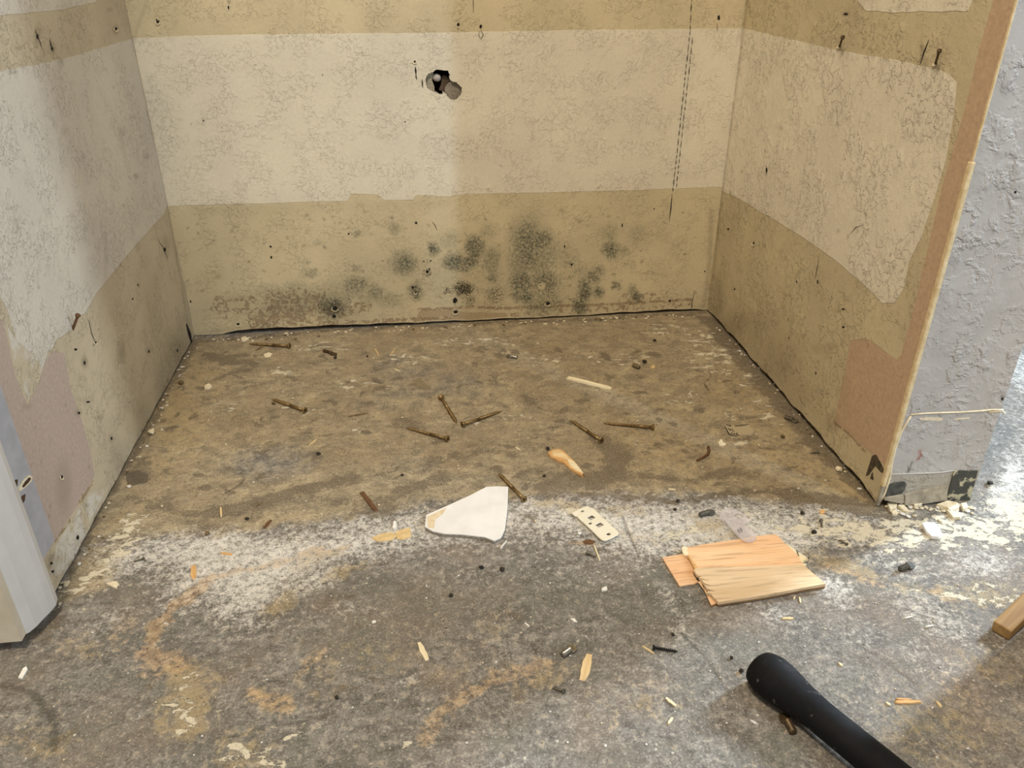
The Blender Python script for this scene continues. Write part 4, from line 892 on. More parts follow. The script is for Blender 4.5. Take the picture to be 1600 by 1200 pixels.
# ---- small printed film (its square code is left out)
s = NT('clear_label_film'); s.bsdf.inputs['Alpha'].default_value = 0.5
m_film = s.done((206, 192, 160), 0.35, None, 0, 0.4)
m_ink = simple('black_ink', (30, 24, 26), (44, 36, 36), 300, 0.6)
t = on_floor('printed_label', 'small clear label strip with black print near the right wall', 'label', (1155, 672))
cr3 = lambda x, y: (1110+x/16, 630+y/16)
def ll(pts, z): return [local(cr3(*p), t, z) for p in pts]
link('film', prism('film', ll([(370,490),(430,535),(600,560),(820,545),(945,515),(1070,730),(1000,775),(700,795),(520,790),(470,775),(380,600)], .0006), 0.0003, 0.0007), m_film, t)
for q in [[(395,520),(440,540),(440,560),(400,545)], [(450,540),(515,552),(520,580),(455,568)], [(610,555),(760,552),(900,530),(940,508),(945,520),(905,545),(760,568),(615,575)],
          [(370,540),(385,600),(440,700),(490,770),(560,790),(720,790),(720,800),(540,800),(465,780),(420,705),(372,605)],
          [(430,620),(450,615),(470,650),(455,660)], [(470,640),(500,640),(520,690),(490,680)], [(520,650),(560,640),(565,655),(530,665)], [(540,680),(600,690),(600,700),(545,695)],
          [(510,735),(550,735),(555,765),(515,760)], [(570,745),(620,750),(625,770),(575,768)], [(635,740),(680,745),(690,775),(645,770)]]:
    link('print_mark', prism('print_mark', ll(q, .0009), 0.0007, 0.0009), m_ink, t)

# ---- black rubber handled tool
s = NT('black_rubber'); n = s.noise(55, 5, 0.7, 0.8); n2 = s.noise(26, 4, 0.6)
col = s.mix(s.mul(s.step(n, 0.58, 0.72), 0.35), (13, 13, 14), (48, 48, 50))
col = s.mix(s.mul(s.step(s.noise(40, 3, 0.5, 2.5, off=(3, 3, 1)), 0.66, 0.7), 0.4), col, (104, 104, 104))
m_rubber = s.done(col, s.step(n2, 0.3, 0.7, 0.6, 0.8), s.bump(n, 0.0003), spec=0.2)
rz = 0.0165
A = F(1181, 1038, rz); Bq = F(1392, 1213, rz); d = Vector(Bq-A); d.z = 0; d.normalize()
t = thing('hammer', 'black rubber gripped hammer handle with flared end, bottom right', 'hammer', (A[0], A[1], 0)); t.rotation_euler = (0, 0, math.atan2(d.y, d.x))
prof = [(0, 0.008), (0.001, 0.0135), (0.003, 0.0165), (0.008, 0.0190), (0.015, 0.0208), (0.025, 0.0206), (0.036, 0.0190), (0.050, 0.0166), (0.066, 0.0152), (0.09, 0.0150), (0.15, 0.0152), (0.19, 0.0152), (0.20, 0.0145), (0.202, 0.0125)]
me = lathe('grip', prof, 28, True, sq=0.86)
o = link('grip', me, m_rubber, t); o.location = (0, 0, 0.0168); o.rotation_euler = (0, -0.012, 0)
o = link('shaft', lathe('shaft', [(0.2, 0.0105), (0.30, 0.0098)], 16), m_steel, t); o.location = (0, 0, 0.0168)
o = link('hammer_head', lathe('hammer_head', [(-0.05, 0.0145), (-0.045, 0.0155), (-0.03, 0.0155), (-0.026, 0.011), (-0.012, 0.0115), (0.012, 0.0115), (0.03, 0.008), (0.06, 0.003)], 18), m_steel, t)
o.location = (0.305, 0, 0.0168); o.rotation_euler = (0, 0, math.pi/2)

# ---- wooden rail at the right edge plus an unseen blocker added to shade the floor
m_lumber = simple('yellow_pine', (138, 106, 62), (180, 146, 94), 90, 0.6, stretch=(0.06, 1, 1), bump=0.0004)
m_blocker = simple('blocker_wood', (176, 142, 94), (196, 164, 116), 60, 0.6, stretch=(0.1, 1, 1))
P0 = F(1573, 1004)
t = thing('pine_rail_with_blocker', 'yellow pine rail end resting on the floor at the right edge', 'wood piece', (P0[0], P0[1], 0.0)); t.rotation_euler = (0, 0, math.atan2(0.46, 0.885))
rail = bevel_mesh(box_mesh('rail', (0.0, 0.0, 0.0), (0.5, 0.017, 0.013)), 0.0012)
o = link('rail', rail, m_lumber, t); o.rotation_euler = (0, -0.16, 0); o.location = (0.003, 0, 0.0006)
link('shade_panel', bevel_mesh(box_mesh('shade_panel', (0.075, -0.5, 0.0), (0.093, -0.002, 0.5)), 0.001), m_blocker, t)

# ---- splinters, slivers and chips of wood: (end a, end b, width px, material, label)
def sliver(a, b, w, mat, label, cat='wood splinter', name='wood_splinter', h=0.0014, taper=0.6, group=None, bend=0.0):
    pa, pb = F(*a), F(*b); c = (pa+pb)/2; d = Vector((pb-pa)); L = d.length; wm = w*0.00062; rr = random.Random(a[0]*3+b[1])
    n = 7; up, lo = [], []
    for i in range(n):
        x = -L/2+L*i/(n-1); k = 1-(1-taper)*abs(2*i/(n-1)-1)**1.5; y0 = bend*L*(1-(2*i/(n-1)-1)**2)
        up.append((x+rr.uniform(-.06, .06)*L/n, y0+wm*0.5*k*rr.uniform(.75, 1.2))); lo.append((x+rr.uniform(-.06, .06)*L/n, y0-wm*0.5*k*rr.uniform(.75, 1.2)))
    o = link(name, prism(name, up+lo[::-1], 0.0001, h, 0.08, h*0.15), mat)
    o.location = (c[0], c[1], 0); o.rotation_euler = (0, 0, math.atan2(d.y, d.x))
    return tag(o, label, cat, group)
sliver((885,591), (955,608), 13, m_wood_c, 'flat cream wooden shim on the right of the niche floor', 'wood shim', 'wood_shim', 0.003, 0.85)
sliver((565,769), (588,799), 9, m_rust, 'rust brown flat strip lying left of the white scrap', 'metal strip', 'rusty_strip', 0.002, 0.85)
# ragged splinter of two layers
t = on_floor('ragged_splinter', 'ragged orange wood splinter in front of the slanting screw', 'wood splinter', (885, 720))
q = [(855,706),(862,702),(872,700),(880,703),(888,712),(898,720),(906,731),(914,741),(910,738),(912,745),(902,738),(906,742),(890,731),(880,722),(872,720),(866,716),(860,713)]
link('body', prism('body', [local(p, t, .003) for p in q], 0.0006, 0.0034, 0.05, .0004), m_wood_o, t)
link('pale_face', prism('pale_face', [local(p, t, .004) for p in [(862,704),(872,702),(880,706),(888,714),(884,717),(874,713),(864,711)]], 0.0033, 0.0042, 0.1), m_wood, t)
link('tail', prism('tail', [local(p, t, .002) for p in [(884,715),(896,722),(906,733),(912,742),(900,736),(890,728)]], 0.0033, 0.0041, 0.1), m_wood_c, t)
for a, b, w, m, lab in [((654,1004),(668,1032),9,m_wood_c,'pale wood strip on dark concrete left of the silver pin'),
    ((921,1022),(910,1063),15,m_wood,'broad yellow wood strip right of the silver pin'),
    ((1040,1091),(1056,1104),5,m_wood_c,'short pale stick below the black screw'),
    ((1044,1132),(1051,1122),4,m_wood_c,'tiny pale sliver below the short stick'),
    ((1398,1098),(1439,1097),6,m_wood_o,'pink forked splinter near the shadow edge'),
    ((1400,1093),(1424,1094),3,m_wood_o,'thin upper prong lying on the forked splinter'),
    ((1222,967),(1240,967),5,m_wood,'yellow splinter below the plywood scrap'),
    ((302,884),(303,905),10,m_wood_o,'orange wood flake in the rust arc on the left'),
    ((1463,1097),(1471,1106),4,m_wood,'yellow sliver inside the shadow at lower right'),
    ((1384,1098),(1391,1103),4,m_wood_c,'white sliver left of the forked splinter'),
    ((928,852),(937,876),3,m_wood_c,'thin pale sliver lying across the small dark screw'),
    ((1003,1010),(1022,1022),3,m_wood,'thin straw sliver beside the black screw head'),
    ((586,545),(592,556),3,m_wood,'straw sliver near the back wall, left of a pair'),
    ((610,556),(618,545),3,m_wood,'straw sliver near the back wall, right of a pair'),
    ((616,577),(626,581),3,m_wood_c,'pale sliver below the pair of straw slivers'),
    ((483,697),(495,687),3,m_wood,'thin straw sliver behind the dark smear'),
    ((345,793),(346,808),4,m_wood,'upright straw sliver at the edge of the white dust'),
    ((401,792),(412,784),4,m_brownp,'dark curled sliver in the dark smear'),
    ((546,651),(575,646),6,m_brownp,'dark bark sliver between the lone screw and the trio'),
    ((805,699),(813,704),3,m_wood_c,'pale sliver in front of the central trio'),
    ((1100,600),(1108,611),3,m_brownp,'fine dark sliver near the right wall'),
    ((345,865),(363,867),5,m_wood_o,'small tan splinter on the white dust, left side'),
    ((413,826),(424,813),7,m_rust,'brown leaf shaped chip at the dust edge'),
    ((1044,765),(1056,766),3,m_wood_c,'tiny pale sliver at the front edge of the soil'),
    ((1413,967),(1426,964),3,m_plaster,'white sliver on the streaked floor at right'),
    ((1446,981),(1458,978),3,m_plaster,'second white sliver on the streaked floor at right'),
    ((400,548),(412,541),9,m_brownp,'short brown stub crossing below the back left screw'),
    ((1249,934),(1251,943),3,m_wood_c,'tiny sliver just below the plywood front edge'),
    ((1240,937),(1242,933),3,m_wood_c,'shorter sliver beside the plywood front edge'),
    ((782,858),(792,845),2.5,m_plaster,'thin white thread by the corner of the white scrap'),
    ((820,974),(827,980),3,m_plaster,'white sliver on the concrete left of the plywood'),
    ((1172,1126),(1182,1132),3,m_plaster,'white sliver beside the black handle'),
    ((1310,1036),(1316,1042),4,m_wood_c,'cream sliver lying right of the handle flare')]:
    sliver(a, b, w, m, lab)
# bent rusty nail
t_ = [F(*p, 0.002) for p in [(1089,719),(1097,715),(1105,710),(1108,704),(1107,698)]]
c = F(1100, 710); pts = [(p[0]-c[0], p[1]-c[1], 0.0016) for p in t_]
o = link('bent_nail', tube('bent_nail', pts, 0.0013, 7, 0.0022), m_rust); o.location = (c[0], c[1], 0); tag(o, 'rusty bent nail in front of the printed label', 'nail')

# ---- flat paper and plaster pieces traced at their own place
def flat(px, mat, label, cat, name, h=0.0012, z0=0.0002, inset=0.03, group=None):
    c = np.mean(np.array(px), 0); p0 = F(*c)
    pts = [F(*p)[:2]-p0[:2] for p in px]
    o = link(name, prism(name, pts, z0, h, inset, h*0.1), mat); o.location = (p0[0], p0[1], 0)
    return tag(o, label, cat, group)
def filmy(name, c):
    s = NT(name); s.bsdf.inputs['Alpha'].default_value = 0.4; return s.done(c, 0.3, None, 0, 0.5)
m_tanpaper = simple('tan_paper', (196, 168, 116), (216, 190, 142), 120, 0.85, bump=0.0003)
flat([(580,841),(596,834),(614,832),(620,838),(612,845),(590,847)], m_tanpaper, 'torn tan paper strip, left one of two beside the white scrap', 'paper scrap', 'paper_scrap', .0008)
flat([(617,832),(630,827),(641,825),(643,839),(630,844),(620,843)], m_tanpaper, 'torn tan paper strip, right one of two beside the white scrap', 'paper scrap', 'paper_scrap', .0010)
flat([(1439,821),(1447,819),(1459,820),(1466,828),(1471,838),(1467,843),(1455,842),(1447,835)], m_plaster, 'white plaster flake with rusty corner in front of the right wall', 'plaster flake', 'plaster_flake', .004)
flat([(166,914),(176,910),(184,911),(187,915),(183,917),(184,922),(175,918)], m_creamp, 'cream paint chip near the rounded white wall end', 'paint chip', 'paint_chip', .002)
flat([(616,815),(619,817),(620,824),(616,829),(613,826)], m_plaster, 'white curl beside the tan paper strips', 'plaster flake', 'plaster_flake', .002)
flat([(1122,692),(1127,686),(1130,692),(1135,694),(1130,698),(1124,697)], m_creamp, 'cream star shaped chip in front of the printed label', 'paint chip', 'paint_chip', .001)
flat([(940,920),(948,917),(949,923),(940,925)], m_plaster, 'small white chip on grey concrete left of the plywood', 'plaster flake', 'plaster_flake', .0015)
flat([(581,971),(587,970),(588,973),(582,975)], m_plaster, 'white oval fleck in the dark middle of the foreground', 'plaster flake', 'plaster_flake', .001)
flat([(891,967),(898,967),(902,973),(896,972)], m_plaster, 'white fleck above the silver shelf pin', 'plaster flake', 'plaster_flake', .001)
flat([(37,1046),(42,1043),(44,1047),(35,1062),(29,1061)], m_plaster, 'long white fleck below the rounded wall end', 'plaster flake', 'plaster_flake', .002)
flat([(412,554),(420,551),(426,553),(422,558),(414,559)], m_creamp, 'oval cream flake below the back left screw', 'paint chip', 'paint_chip', .001)
flat([(377,529),(384,527),(389,530),(384,534),(377,533)], m_creamp, 'cream flake at the back wall foot above the back left screw', 'paint chip', 'paint_chip', .002)
flat([(320,605),(326,601),(332,605),(328,609),(320,609)], m_creamp, 'cream crumbly chip near the left wall', 'paint chip', 'paint_chip', .003)
flat([(911,846),(920,843),(930,846),(926,851),(914,851)], m_rust, 'rust brown scrap just below the strike plate', 'scrap', 'rust_scrap', .001)
flat([(1016,573),(1022,570),(1024,575),(1019,577)], m_tanpaper, 'yellow paint crumb right of the wall plug', 'paint chip', 'paint_chip', .001)
flat([(1280,800),(1286,796),(1290,801),(1283,804)], m_wood_o, 'pink wood chip above the standing screw', 'wood chip', 'wood_chip', .001)
flat([(640,600),(655,590),(672,605),(668,610),(652,604)], filmy('clear_tape', (160, 146, 116)), 'dull brown tape scrap behind the trio of screws', 'tape scrap', 'tape_scrap', .0006)
flat([(196,740),(215,735),(232,742),(230,755),(208,760),(198,752)], filmy('grey_film', (120, 110, 94)), 'grey plastic film scrap beside the left wall', 'plastic scrap', 'plastic_scrap', .0006)

# ---- dark pellets and nuts
for px, r, m, lab in [((752,888),.0034,m_blacksteel,'black nut like pellet below the white scrap, left of a pair'), ((785,891),.0036,m_darkp,'black flat pellet below the white scrap, right of a pair'), ((428,632),.0036,m_brownpin,'brown nut beside the lone screw tip'),
    ((524,560),.0034,m_darkp,'dark nut beside the dull brown pin'), ((574,558),.0026,m_darkp,'dark crumb right of the dull brown pin'), ((1007,567),.0042,m_darkp,'dark stone near the back right wall plug'), ((1023,533),.0034,m_darkp,'small dark stone near the back wall right end'),
    ((283,600),.0055,m_brownp,'brown plaster lump at the left wall foot'), ((237,678),.0055,m_creamp,'tan plaster lump at the left wall foot, nearer one'), ((1059,785),.0030,m_darkp,'black crumb left of the dark grey pin, nearer the niche'), ((1054,797),.0026,m_darkp,'black crumb just left of the dark grey pin'),
    ((1272,833),.0036,m_darkp,'round black pellet right of the plywood scrap'), ((1253,804),.0028,m_darkp,'black crumb behind the standing screw'), ((1158,1050),.0030,m_darkp,'black crumb touching the flare of the handle'), ((1546,757),.0045,m_darkp,'dark oval stone right of the grey wall end'),
    ((1367,790),.0,m_darkp,''), ((705,932),.0028,m_darkp,'black crumb in the middle of the foreground'), ((1143,1029),.0024,m_darkp,'black crumb between black screw and handle'), ((1051,993),.0022,m_darkp,'black crumb above the black screw tip'), ((850,745),.0026,m_darkp,'dark crumb in front of the ragged splinter'),
    ((856,703),.0036,m_darkp,'black knot at the tip of the ragged splinter'), ((629,743),.0026,m_darkp,'dark crumb behind the white scrap'), ((498,710),.0034,m_darkp,'dark crumb left of the rust strip'), ((324,836),.0040,m_brownp,'brown stone at the white dust edge on the left'), ((386,812),.0036,m_darkp,'dark stone in the smear by the dust edge'),
    ((1222,684),.0040,m_brownp,'brown lump by the right wall gap'), ((1310,735),.0050,m_creamp,'tan lump in the right wall gap'), ((1325,1059),.0,m_darkp,''), ((1526,1158),.0,m_darkp,''), ((905,835),.0026,m_plaster,'white crumb below the strike plate flange'),
    ((526,1091),.0024,m_darkp,'black crumb in the lower left foreground'), ((497,552),.0,m_darkp,''), ((1555,1029),.0,m_darkp,'')]:
    if r: pellet(px, r, m, lab, 'crumb', 'crumb', 0.7)
bpy.context.view_layer.update()

# ---- crumbs along the wall feet and scattered flecks: copies sharing a few meshes
CR = [lump('plaster_crumb', 1.0, 11+k, 0.6) for k in range(6)]
CM = [m_creamp, m_plaster, m_brownp]
CRM = []
for m in CM:
    for k in CR:
        c = k.copy(); c.materials.append(m); CRM.append((m, c))
def crumb(x, y, r, kind, name, label, cat, group):
    o = bpy.data.objects.new(name, random.choice([c for m, c in CRM if m is kind])); COL.objects.link(o)
    o.location = (x, y, 0); o.scale = (r*random.uniform(.8, 1.4), r, r*random.uniform(.6, 1)); o.rotation_euler = (0, 0, random.uniform(0, 6.28))
    return tag(o, label, cat, group)
def along(pts, n, spread, rr, kinds, label, group, names=('near', 'middle', 'far')):
    P = [F(*p)[:2] for p in pts]; seg = [np.linalg.norm(P[i+1]-P[i]) for i in range(len(P)-1)]
    for k in range(n):
        i = random.choices(range(len(seg)), seg)[0]; t = random.random(); d = (P[i+1]-P[i])/max(seg[i], 1e-9); nn = np.array([d[1], -d[0]])
        q = P[i]+(P[i+1]-P[i])*t+nn*abs(random.gauss(0, spread))
        crumb(q[0], q[1], random.uniform(*rr), (kk := random.choice(kinds)), 'plaster_crumb', '%s crumb at %s, %s third' % ({m_creamp.name: 'cream plaster', m_plaster.name: 'white plaster', m_brownp.name: 'brown dirt'}[kk.name], label, names[min(2, int(3*(i+t)/len(seg)))]), 'crumb', group)
along([(330,531),(450,521),(600,512),(800,504),(950,497),(1090,490)], 120, 0.011, (.0012, .0034), [m_creamp, m_creamp, m_brownp], 'the foot of the back wall', 'plaster crumbs along the back wall', ('left', 'middle', 'right'))
along([(112,897),(150,825),(180,762),(225,687),(266,602),(298,545)], 45, 0.007, (.0010, .0028), [m_creamp, m_plaster, m_brownp], 'the foot of the left wall', 'plaster crumbs along the left wall')
along([(1366,790),(1318,738),(1272,687),(1195,596),(1118,512)], 60, 0.008, (.0010, .0030), [m_creamp, m_brownp, m_plaster], 'the foot of the right wall', 'plaster crumbs along the right wall')
along([(1380,790),(1440,790),(1520,788)], 60, 0.010, (.0012, .0032), [m_creamp, m_creamp, m_plaster], 'the foot of the grey wall end', 'plaster crumbs under the grey wall end', ('left', 'middle', 'right'))
along([(112,905),(100,935),(95,950)], 18, 0.012, (.0012, .0034), [m_creamp], 'the rounded white wall end', 'cream crumbs by the rounded wall end')
CHL = {1385: 'cream plaster chunk under the left corner of the grey wall end', 1402: 'long cream chunk second from the left under the grey wall end', 1462: 'largest thick cream chunk under the grey wall end', 1478: 'flat cream chunk lying in front of the largest one', 1500: 'cream chunk at the right corner of the grey wall end', 1392: 'small flat cream chunk in front of the left corner chunk', 1425: 'cream chunk in the middle under the grey wall end'}
for q, h in [([(1385,790),(1392,786),(1402,788),(1400,797),(1390,800)],.004), ([(1402,792),(1410,789),(1420,802),(1412,801)],.003), ([(1462,792),(1480,786),(1495,790),(1498,797),(1484,803),(1478,797)],.0045), ([(1478,800),(1492,803),(1505,806),(1500,812),(1488,812)],.004), ([(1500,790),(1508,789),(1512,796),(1504,800)],.004), ([(1392,802),(1400,799),(1402,806),(1394,806)],.003), ([(1425,788),(1438,785),(1440,791),(1428,794)],.004)]:
    c = np.mean(np.array(q), 0)
    flat(q, m_creamp, CHL[int(q[0][0])], 'plaster chunk', 'plaster_chunk', h, group='plaster chunks under the grey wall end')
# scattered pale flecks on the open floor
def in_frame(): 
    while True:
        x, y = random.uniform(40, 1560), random.uniform(545, 1190)
        p = F(x, y)
        if p[1] < -0.61 or (0.02 < p[0] < W-0.02): return p
LMK = [((725,640),'the trio of bronze screws'),((450,632),'the lone screw on the left'),((960,670),'the level screw on the right'),((920,598),'the cream shim'),((1155,672),'the printed label'),((350,570),'the back left corner'),((1080,520),'the back right corner'),((800,540),'the middle of the back wall'),((885,720),'the ragged splinter'),((560,560),'the pair of straw slivers'),((250,680),'the left wall'),((480,760),'the dark smear'),((1220,650),'the right wall'),((650,740),'the back of the white scrap'),
 ((735,805),'the white scrap'),((577,785),'the rust strip'),((930,818),'the strike plate'),((1180,900),'the plywood scrap'),((1280,1110),'the black handle'),((1040,1012),'the black screw'),((886,1020),'the silver pin'),((918,1043),'the broad wood strip'),((660,1018),'the pale wood strip'),((870,1076),'the small steel screw'),((300,895),'the orange wood flake'),((217,873),'the greenish screw'),((1415,888),'the dark pin with rusty end'),((1450,800),'the grey wall end'),((1580,980),'the pine rail'),((1418,1097),'the forked splinter'),((60,1000),'the rounded wall end'),((60,1120),'the dark curved crack'),((285,1100),'the tan patch'),((425,1090),'the orange stain'),((730,1090),'the brown arc'),((550,1150),'the bottom edge left of centre'),((1040,1150),'the bottom edge right of centre'),((480,930),'the yellow stains'),((1060,830),'the dark grey pin')]
LMP = [(F(*q)[:2], n) for q, n in LMK]
def near(p): return min(LMP, key=lambda e: (e[0][0]-p[0])**2+(e[0][1]-p[1])**2)[1]
for i in range(270):
    p = in_frame(); back = p[1] > -0.58
    if not back and (p[0] < 0.03 or (p[0] > 0.9 and p[1] > -0.63)): continue
    crumb(p[0], p[1], (random.uniform(.0006, .0019) if back else random.uniform(.0005, .0013)), m_creamp if back else random.choice([m_plaster, m_plaster, m_creamp]), 'plaster_fleck', ('tiny pale fleck on the soiled niche floor near ' if back else 'tiny pale fleck on the grey concrete near ')+near(p), 'fleck', 'pale flecks inside the niche' if back else 'pale flecks on the front concrete')

# ---- marks in the walls
m_hole = simple('nail_hole_dark', (18, 15, 12), (34, 28, 22), 300, 0.95)
m_cut = simple('black_score_line', (26, 22, 20), (46, 40, 34), 400, 0.9)
def wall_pt(which, px, py, off=0.0004):
    if which == 'b': p = B(px, py); return (p[0], -off-0.0004, p[2])
    if which == 'l': p = SX(px, py, 0.0); return (off, p[1], p[2])
    if which == 'r': p = SX(px, py, W); return (W-off, p[1], p[2])
    p = B(px, py, -DEPTH); return (p[0], -DEPTH-off, p[2])
PAR = {'b': wall_back, 'l': wall_left, 'r': wall_right, 'e': wall_right}
def hole(which, px, py, rx=2.0, ry=2.5, lip=False):
    rx *= .8; ry *= .8; n = 8; c = np.array(wall_pt(which, px, py, 0.0003)); V = [tuple(c)]
    for k in range(n):
        a = 2*math.pi*k/n; j = random.uniform(.75, 1.25); V.append(wall_pt(which, px+rx*j*math.cos(a), py+ry*j*math.sin(a), 0.0004))
    link('nail_hole', mesh('nail_hole', V, [(0, 1+k, 1+(k+1) % n) for k in range(n)]), m_hole, PAR[which])
    if lip:
        pts = [wall_pt(which, px+(rx+1.2)*math.cos(a)-.5, py+(ry+1.0)*math.sin(a)+1.0, 0.0008) for a in np.linspace(0.2, 3.6, 7)]
        link('hole_lip', tube('hole_lip', pts, 0.0007, 5), m_torn, PAR[which])
for w_, x, y, rx, ry, l in [('b',247,34,3,3,1),('b',357,12,1.3,4,0),('b',245,31,1.5,2,0),('b',716,38,2.5,3,0),('b',751,41,2.8,4,0),('b',1123,27,2.5,5,0),('b',648,96,2,2,1),('b',633,190,1.2,1.2,0),('b',504,117,1,1,0),('b',318,188,1.3,1.3,0),('b',545,365,1.8,2,0),('b',423,385,2,2,0),('b',424,402,1.8,3,0),('b',650,348,2,2,0),('b',711,469,4.5,6,0),('b',712,487,4.5,3,1),('b',522,494,4,3,0),('b',524,481,5,4,1),('b',372,506,3.5,2.5,1),('b',856,474,4,3,1),('b',1046,470,2.2,2.2,1),('b',668,424,3,3,1),('b',662,408,1.4,1.4,0),('b',673,407,1.4,1.4,0),('b',671,420,1.6,1.8,0),('b',893,413,2,2,0),('b',645,449,2,3,0),('b',650,456,1.5,2,1),('b',274,391,2.5,6,0),('b',298,471,1.4,3,0),('b',1022,586-260,1.2,1.2,0),('b',972,352,1.2,4,0),('b',882,385,1.2,3,0),('b',845,446,1.5,1,0),('b',1101,424,1.5,1.5,0),
    ('l',58,57,2.2,5,0),('l',81,76,2,4,0),('l',181,45,2.5,3,1),('l',257,390,2.5,4,0),('l',118,546,2.8,2.5,0),('l',149,535,1.8,2,1),('l',132,567,2,4,0),('l',137,628,4,1.8,0),('l',123,645,2.5,2.5,0),('l',174,685,2,3.5,0),('l',207,467,1.5,2.5,0),('l',215,445,1.2,2,0),('l',232,549,1.5,3,0),('l',121,840,2.6,5,0),('l',277,548,1.5,3,0),('l',80,880,2.5,3,0),('l',82,893,2.5,3,0),('l',96,745,2,3,1),
    ('r',1318,483,3,1.5,0),('r',1318,511,2.5,2,0),('r',1278,440,1.5,4,0),('r',1245,440,1.2,3,0),('r',1275,583,1.4,3,0),('r',1178,380,1.5,3,1),('r',1198,266,2,5,0),('r',1322,22,4,2.5,0),('r',1138,358,2,2,0),('r',1148,452,1.5,2,0),('r',1233,528,1.2,1.5,0),('e',1586,300,2.2,2.5,0),('e',1566,623,2,3,0)]:
    hole(w_, x, y, rx, ry, l)
def score(which, pts, w, name='score_line', mat=None):
    """thin dark cut drawn as one narrow strip"""
    V, Fc = [], []
    for i, p in enumerate(pts):
        q = pts[min(i+1, len(pts)-1)]; r = pts[max(i-1, 0)]; d = np.array(q, float)-np.array(r, float); d /= np.linalg.norm(d)+1e-9
        k = w*0.5*(0.3 if i in (0, len(pts)-1) else random.uniform(.7, 1.2))
        V.append(wall_pt(which, p[0]-d[1]*k, p[1]+d[0]*k, .0005)); V.append(wall_pt(which, p[0]+d[1]*k, p[1]-d[0]*k, .0005))
    for i in range(len(pts)-1): Fc.append((2*i, 2*i+1, 2*i+3, 2*i+2))
    return V, Fc
def score_obj(which, pts, w, name='score_line', mat=None):
    link(name, mesh(name, *score(which, pts, w)), mat or m_cut, PAR[which])
for pts in [[(649,104),(649.5,110),(650,117)],[(650,116),(650,120),(651.5,124)],[(659.5,124),(659.8,130),(660.5,137)]]: score_obj('b', pts, 2.4, 'wall_slit', m_hole)
def dashed(p, q, w, gap):
    V, Fc = [], []; L = math.hypot(q[0]-p[0], q[1]-p[1]); s = 0
    while s < L:
        l = random.uniform(5, 16); e = min(L, s+l)
        a = [p[0]+(q[0]-p[0])*s/L+random.uniform(-.3, .3), p[1]+(q[1]-p[1])*s/L]; b = [p[0]+(q[0]-p[0])*e/L+random.uniform(-.3, .3), p[1]+(q[1]-p[1])*e/L]
        m_ = [(a[0]+b[0])/2, (a[1]+b[1])/2]; v, f = score('b', [a, m_, b], w); k = len(V); V += v; Fc += [tuple(x+k for x in t) for t in f]
        s = e+random.uniform(*gap)
    link('score_line', mesh('score_line', V, Fc), m_cut, wall_back)
dashed((1083.5,-60), (1078,48), 1.5, (1, 2.5)); dashed((1078,48), (1051,299), 1.4, (1, 2.5)); dashed((1082,58), (1056.5,293), 1.3, (1.5, 3)); score_obj('b', [(1050,303),(1048,325),(1045.5,346)], 1.5)
score_obj('b', [(739,-20),(739.5,5),(739.5,20)], 1.0); score_obj('b', [(749,48),(748,56),(752,61),(755,54),(751,47)], 1.0); score_obj('b', [(714,42),(716,46),(718,43)], 1.0); score_obj('b', [(1120,36),(1121,44),(1119,48)], 1.0); score_obj('b', [(1084,458),(1081,474),(1079,488)], 1.4)
score_obj('b', [(675,346),(680,352),(683,360)], .9); score_obj('b', [(355,0),(358,6),(360,0)], 1.0)
score_obj('b', [(292,509),(298,522),(302,530),(304,538)], 7, 'corner_gap', m_hole); score_obj('l', [(291,506),(296,522),(299,536)], 5, 'corner_gap', m_hole)
for pts, w in [([(54,46),(58,56),(65,74)],1.4), ([(77,60),(79,70),(82,80)],1.4), ([(138,500),(143,522),(149,536)],1.0), ([(245,372),(255,388),(262,404)],.8), ([(41,797),(53,798)],1.6), ([(46,794),(46,802)],1.6), ([(48,812),(50,821)],2.4)]: score_obj('l', pts, w)  # first strip draws a nail's shadow as a dark mark
for pts, w in [([(1328,366),(1338,355),(1350,351)],.9), ([(1452,62),(1444,82),(1438,102)],2.0), ([(1280,405),(1277,420),(1274,436)],.9), ([(1386,499),(1394,503)],1.0), ([(1197,258),(1199,268),(1196,274)],1.2)]: score_obj('r', pts, w)  # widest strip is a long dark mark by the nearer nail
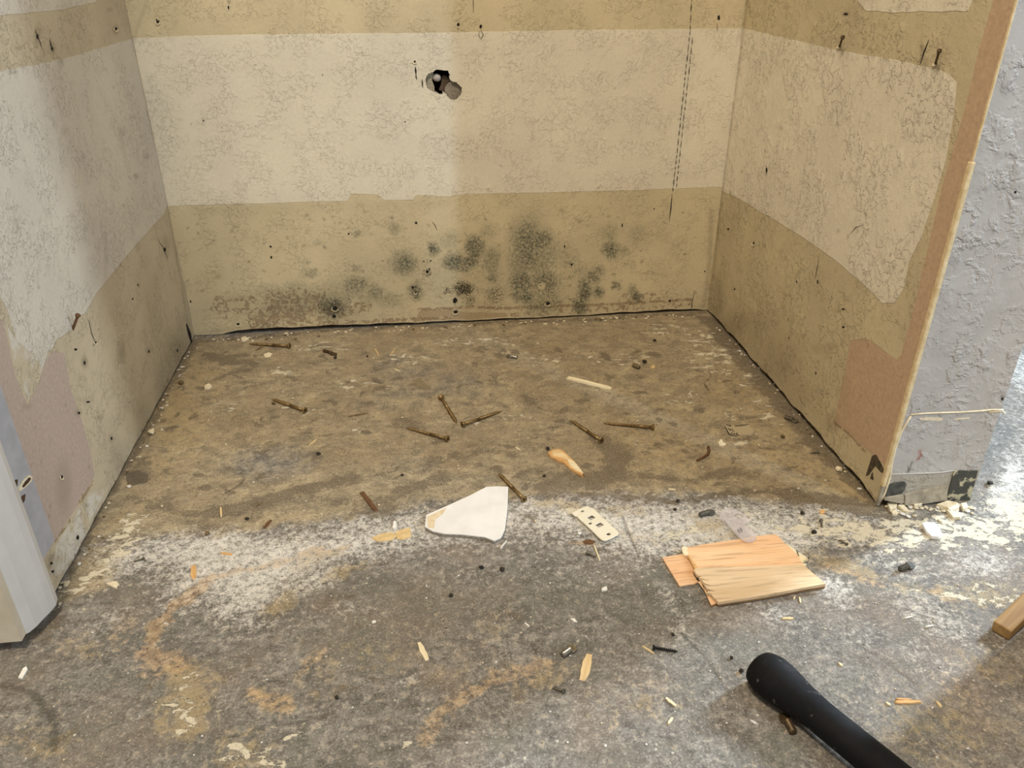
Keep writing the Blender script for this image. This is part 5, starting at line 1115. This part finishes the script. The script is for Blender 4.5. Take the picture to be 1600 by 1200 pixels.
# torn openings in the blue-grey strip at the left front
ys = lambda px, py, off: (0.0012+off, SX(px, py, 0.0012)[1], SX(px, py, 0.0012)[2])
def strip_tear(px, mat, name, off):
    V = [ys(x, y, off) for x, y in px]+[ys(x, y, -0.001) for x, y in px]; n = len(px)
    link(name, mesh(name, V, [tuple(range(n))]+[(i, n+i, n+(i+1) % n, (i+1) % n) for i in range(n)]), mat, wall_left)
strip_tear([(44,742),(50,745),(48,752),(38,762),(29,768),(28,762),(36,750)], m_torn, 'torn_paper', 0.0008)
strip_tear([(44,746),(47,748),(43,754),(35,762),(33,760),(38,752)], m_dark, 'torn_gap', 0.0011)
strip_tear([(34,775),(39,772),(38,782),(34,788),(31,785)], m_dark, 'torn_gap', 0.0006)
strip_tear([(23,750),(27,749),(26,760),(23,759)], m_dark, 'torn_gap', 0.0006)

# ---- nails and pins left standing in the walls
def wall_nail(which, base, tip_px, out, r, mat, label, lip=True):
    b0 = np.array(wall_pt(which, *base, 0.0)); 
    nrm = {'l': np.array([1, 0, 0]), 'r': np.array([-1, 0, 0]), 'b': np.array([0, -1, 0])}[which]
    # the tip lies on the sight line of its own pixel, a little way off the wall
    if which == 'l': tip = SX(*tip_px, out)
    elif which == 'r': tip = SX(*tip_px, W-out)
    else: tip = B(*tip_px, -out)
    d = Vector(tip-b0)
    o = thing('wall_nail', label, 'nail', tuple(b0))
    link('shank', tube('shank', [tuple(-d*0.25), (0, 0, 0), tuple(d*0.92)], r, 7), mat, o)
    link('head', tube('head', [tuple(d*0.92), tuple(d)], r*1.9, 8), mat, o)
    if lip:
        lp_ = lump('torn_lip', r*2.4, int(base[0]), 0.7); q = link('torn_lip', lp_, m_torn, o); q.location = tuple(nrm*r*0.2-np.array([0, 0, r*1.2]))
wall_nail('l', (114,514), (122,492), 0.012, 0.0015, m_rust, 'rusty nail sticking out of the left wall', False)
wall_nail('r', (1311,74), (1317,58), 0.010, 0.0013, m_brownpin, 'thin nail in the right wall, further from the opening')
wall_nail('r', (1461,101), (1468,79), 0.010, 0.0012, m_brownpin, 'thin nail in the right wall, nearer the opening')
# fine grit that nobody could count
V, Fc = [], []
for i in range(1000):
    p = in_frame()
    if p[1] < -0.6 and (p[0] < 0.05 or (p[0] > 0.88 and p[1] > -0.64)): continue
    r = random.uniform(.0003, .0006); k = len(V); a = random.uniform(0, 6)
    V += [(p[0]+r*math.cos(a+j*2.1), p[1]+r*math.sin(a+j*2.1), 0.0) for j in range(3)]+[(p[0], p[1], r)]
    Fc += [(k, k+1, k+3), (k+1, k+2, k+3), (k+2, k, k+3)]
o = link('floor_grit', mesh('floor_grit', V, Fc), m_creamp); o['kind'] = 'stuff'; tag(o, 'fine pale grit sprinkled over the concrete floor', 'grit')
bpy.context.view_layer.update()
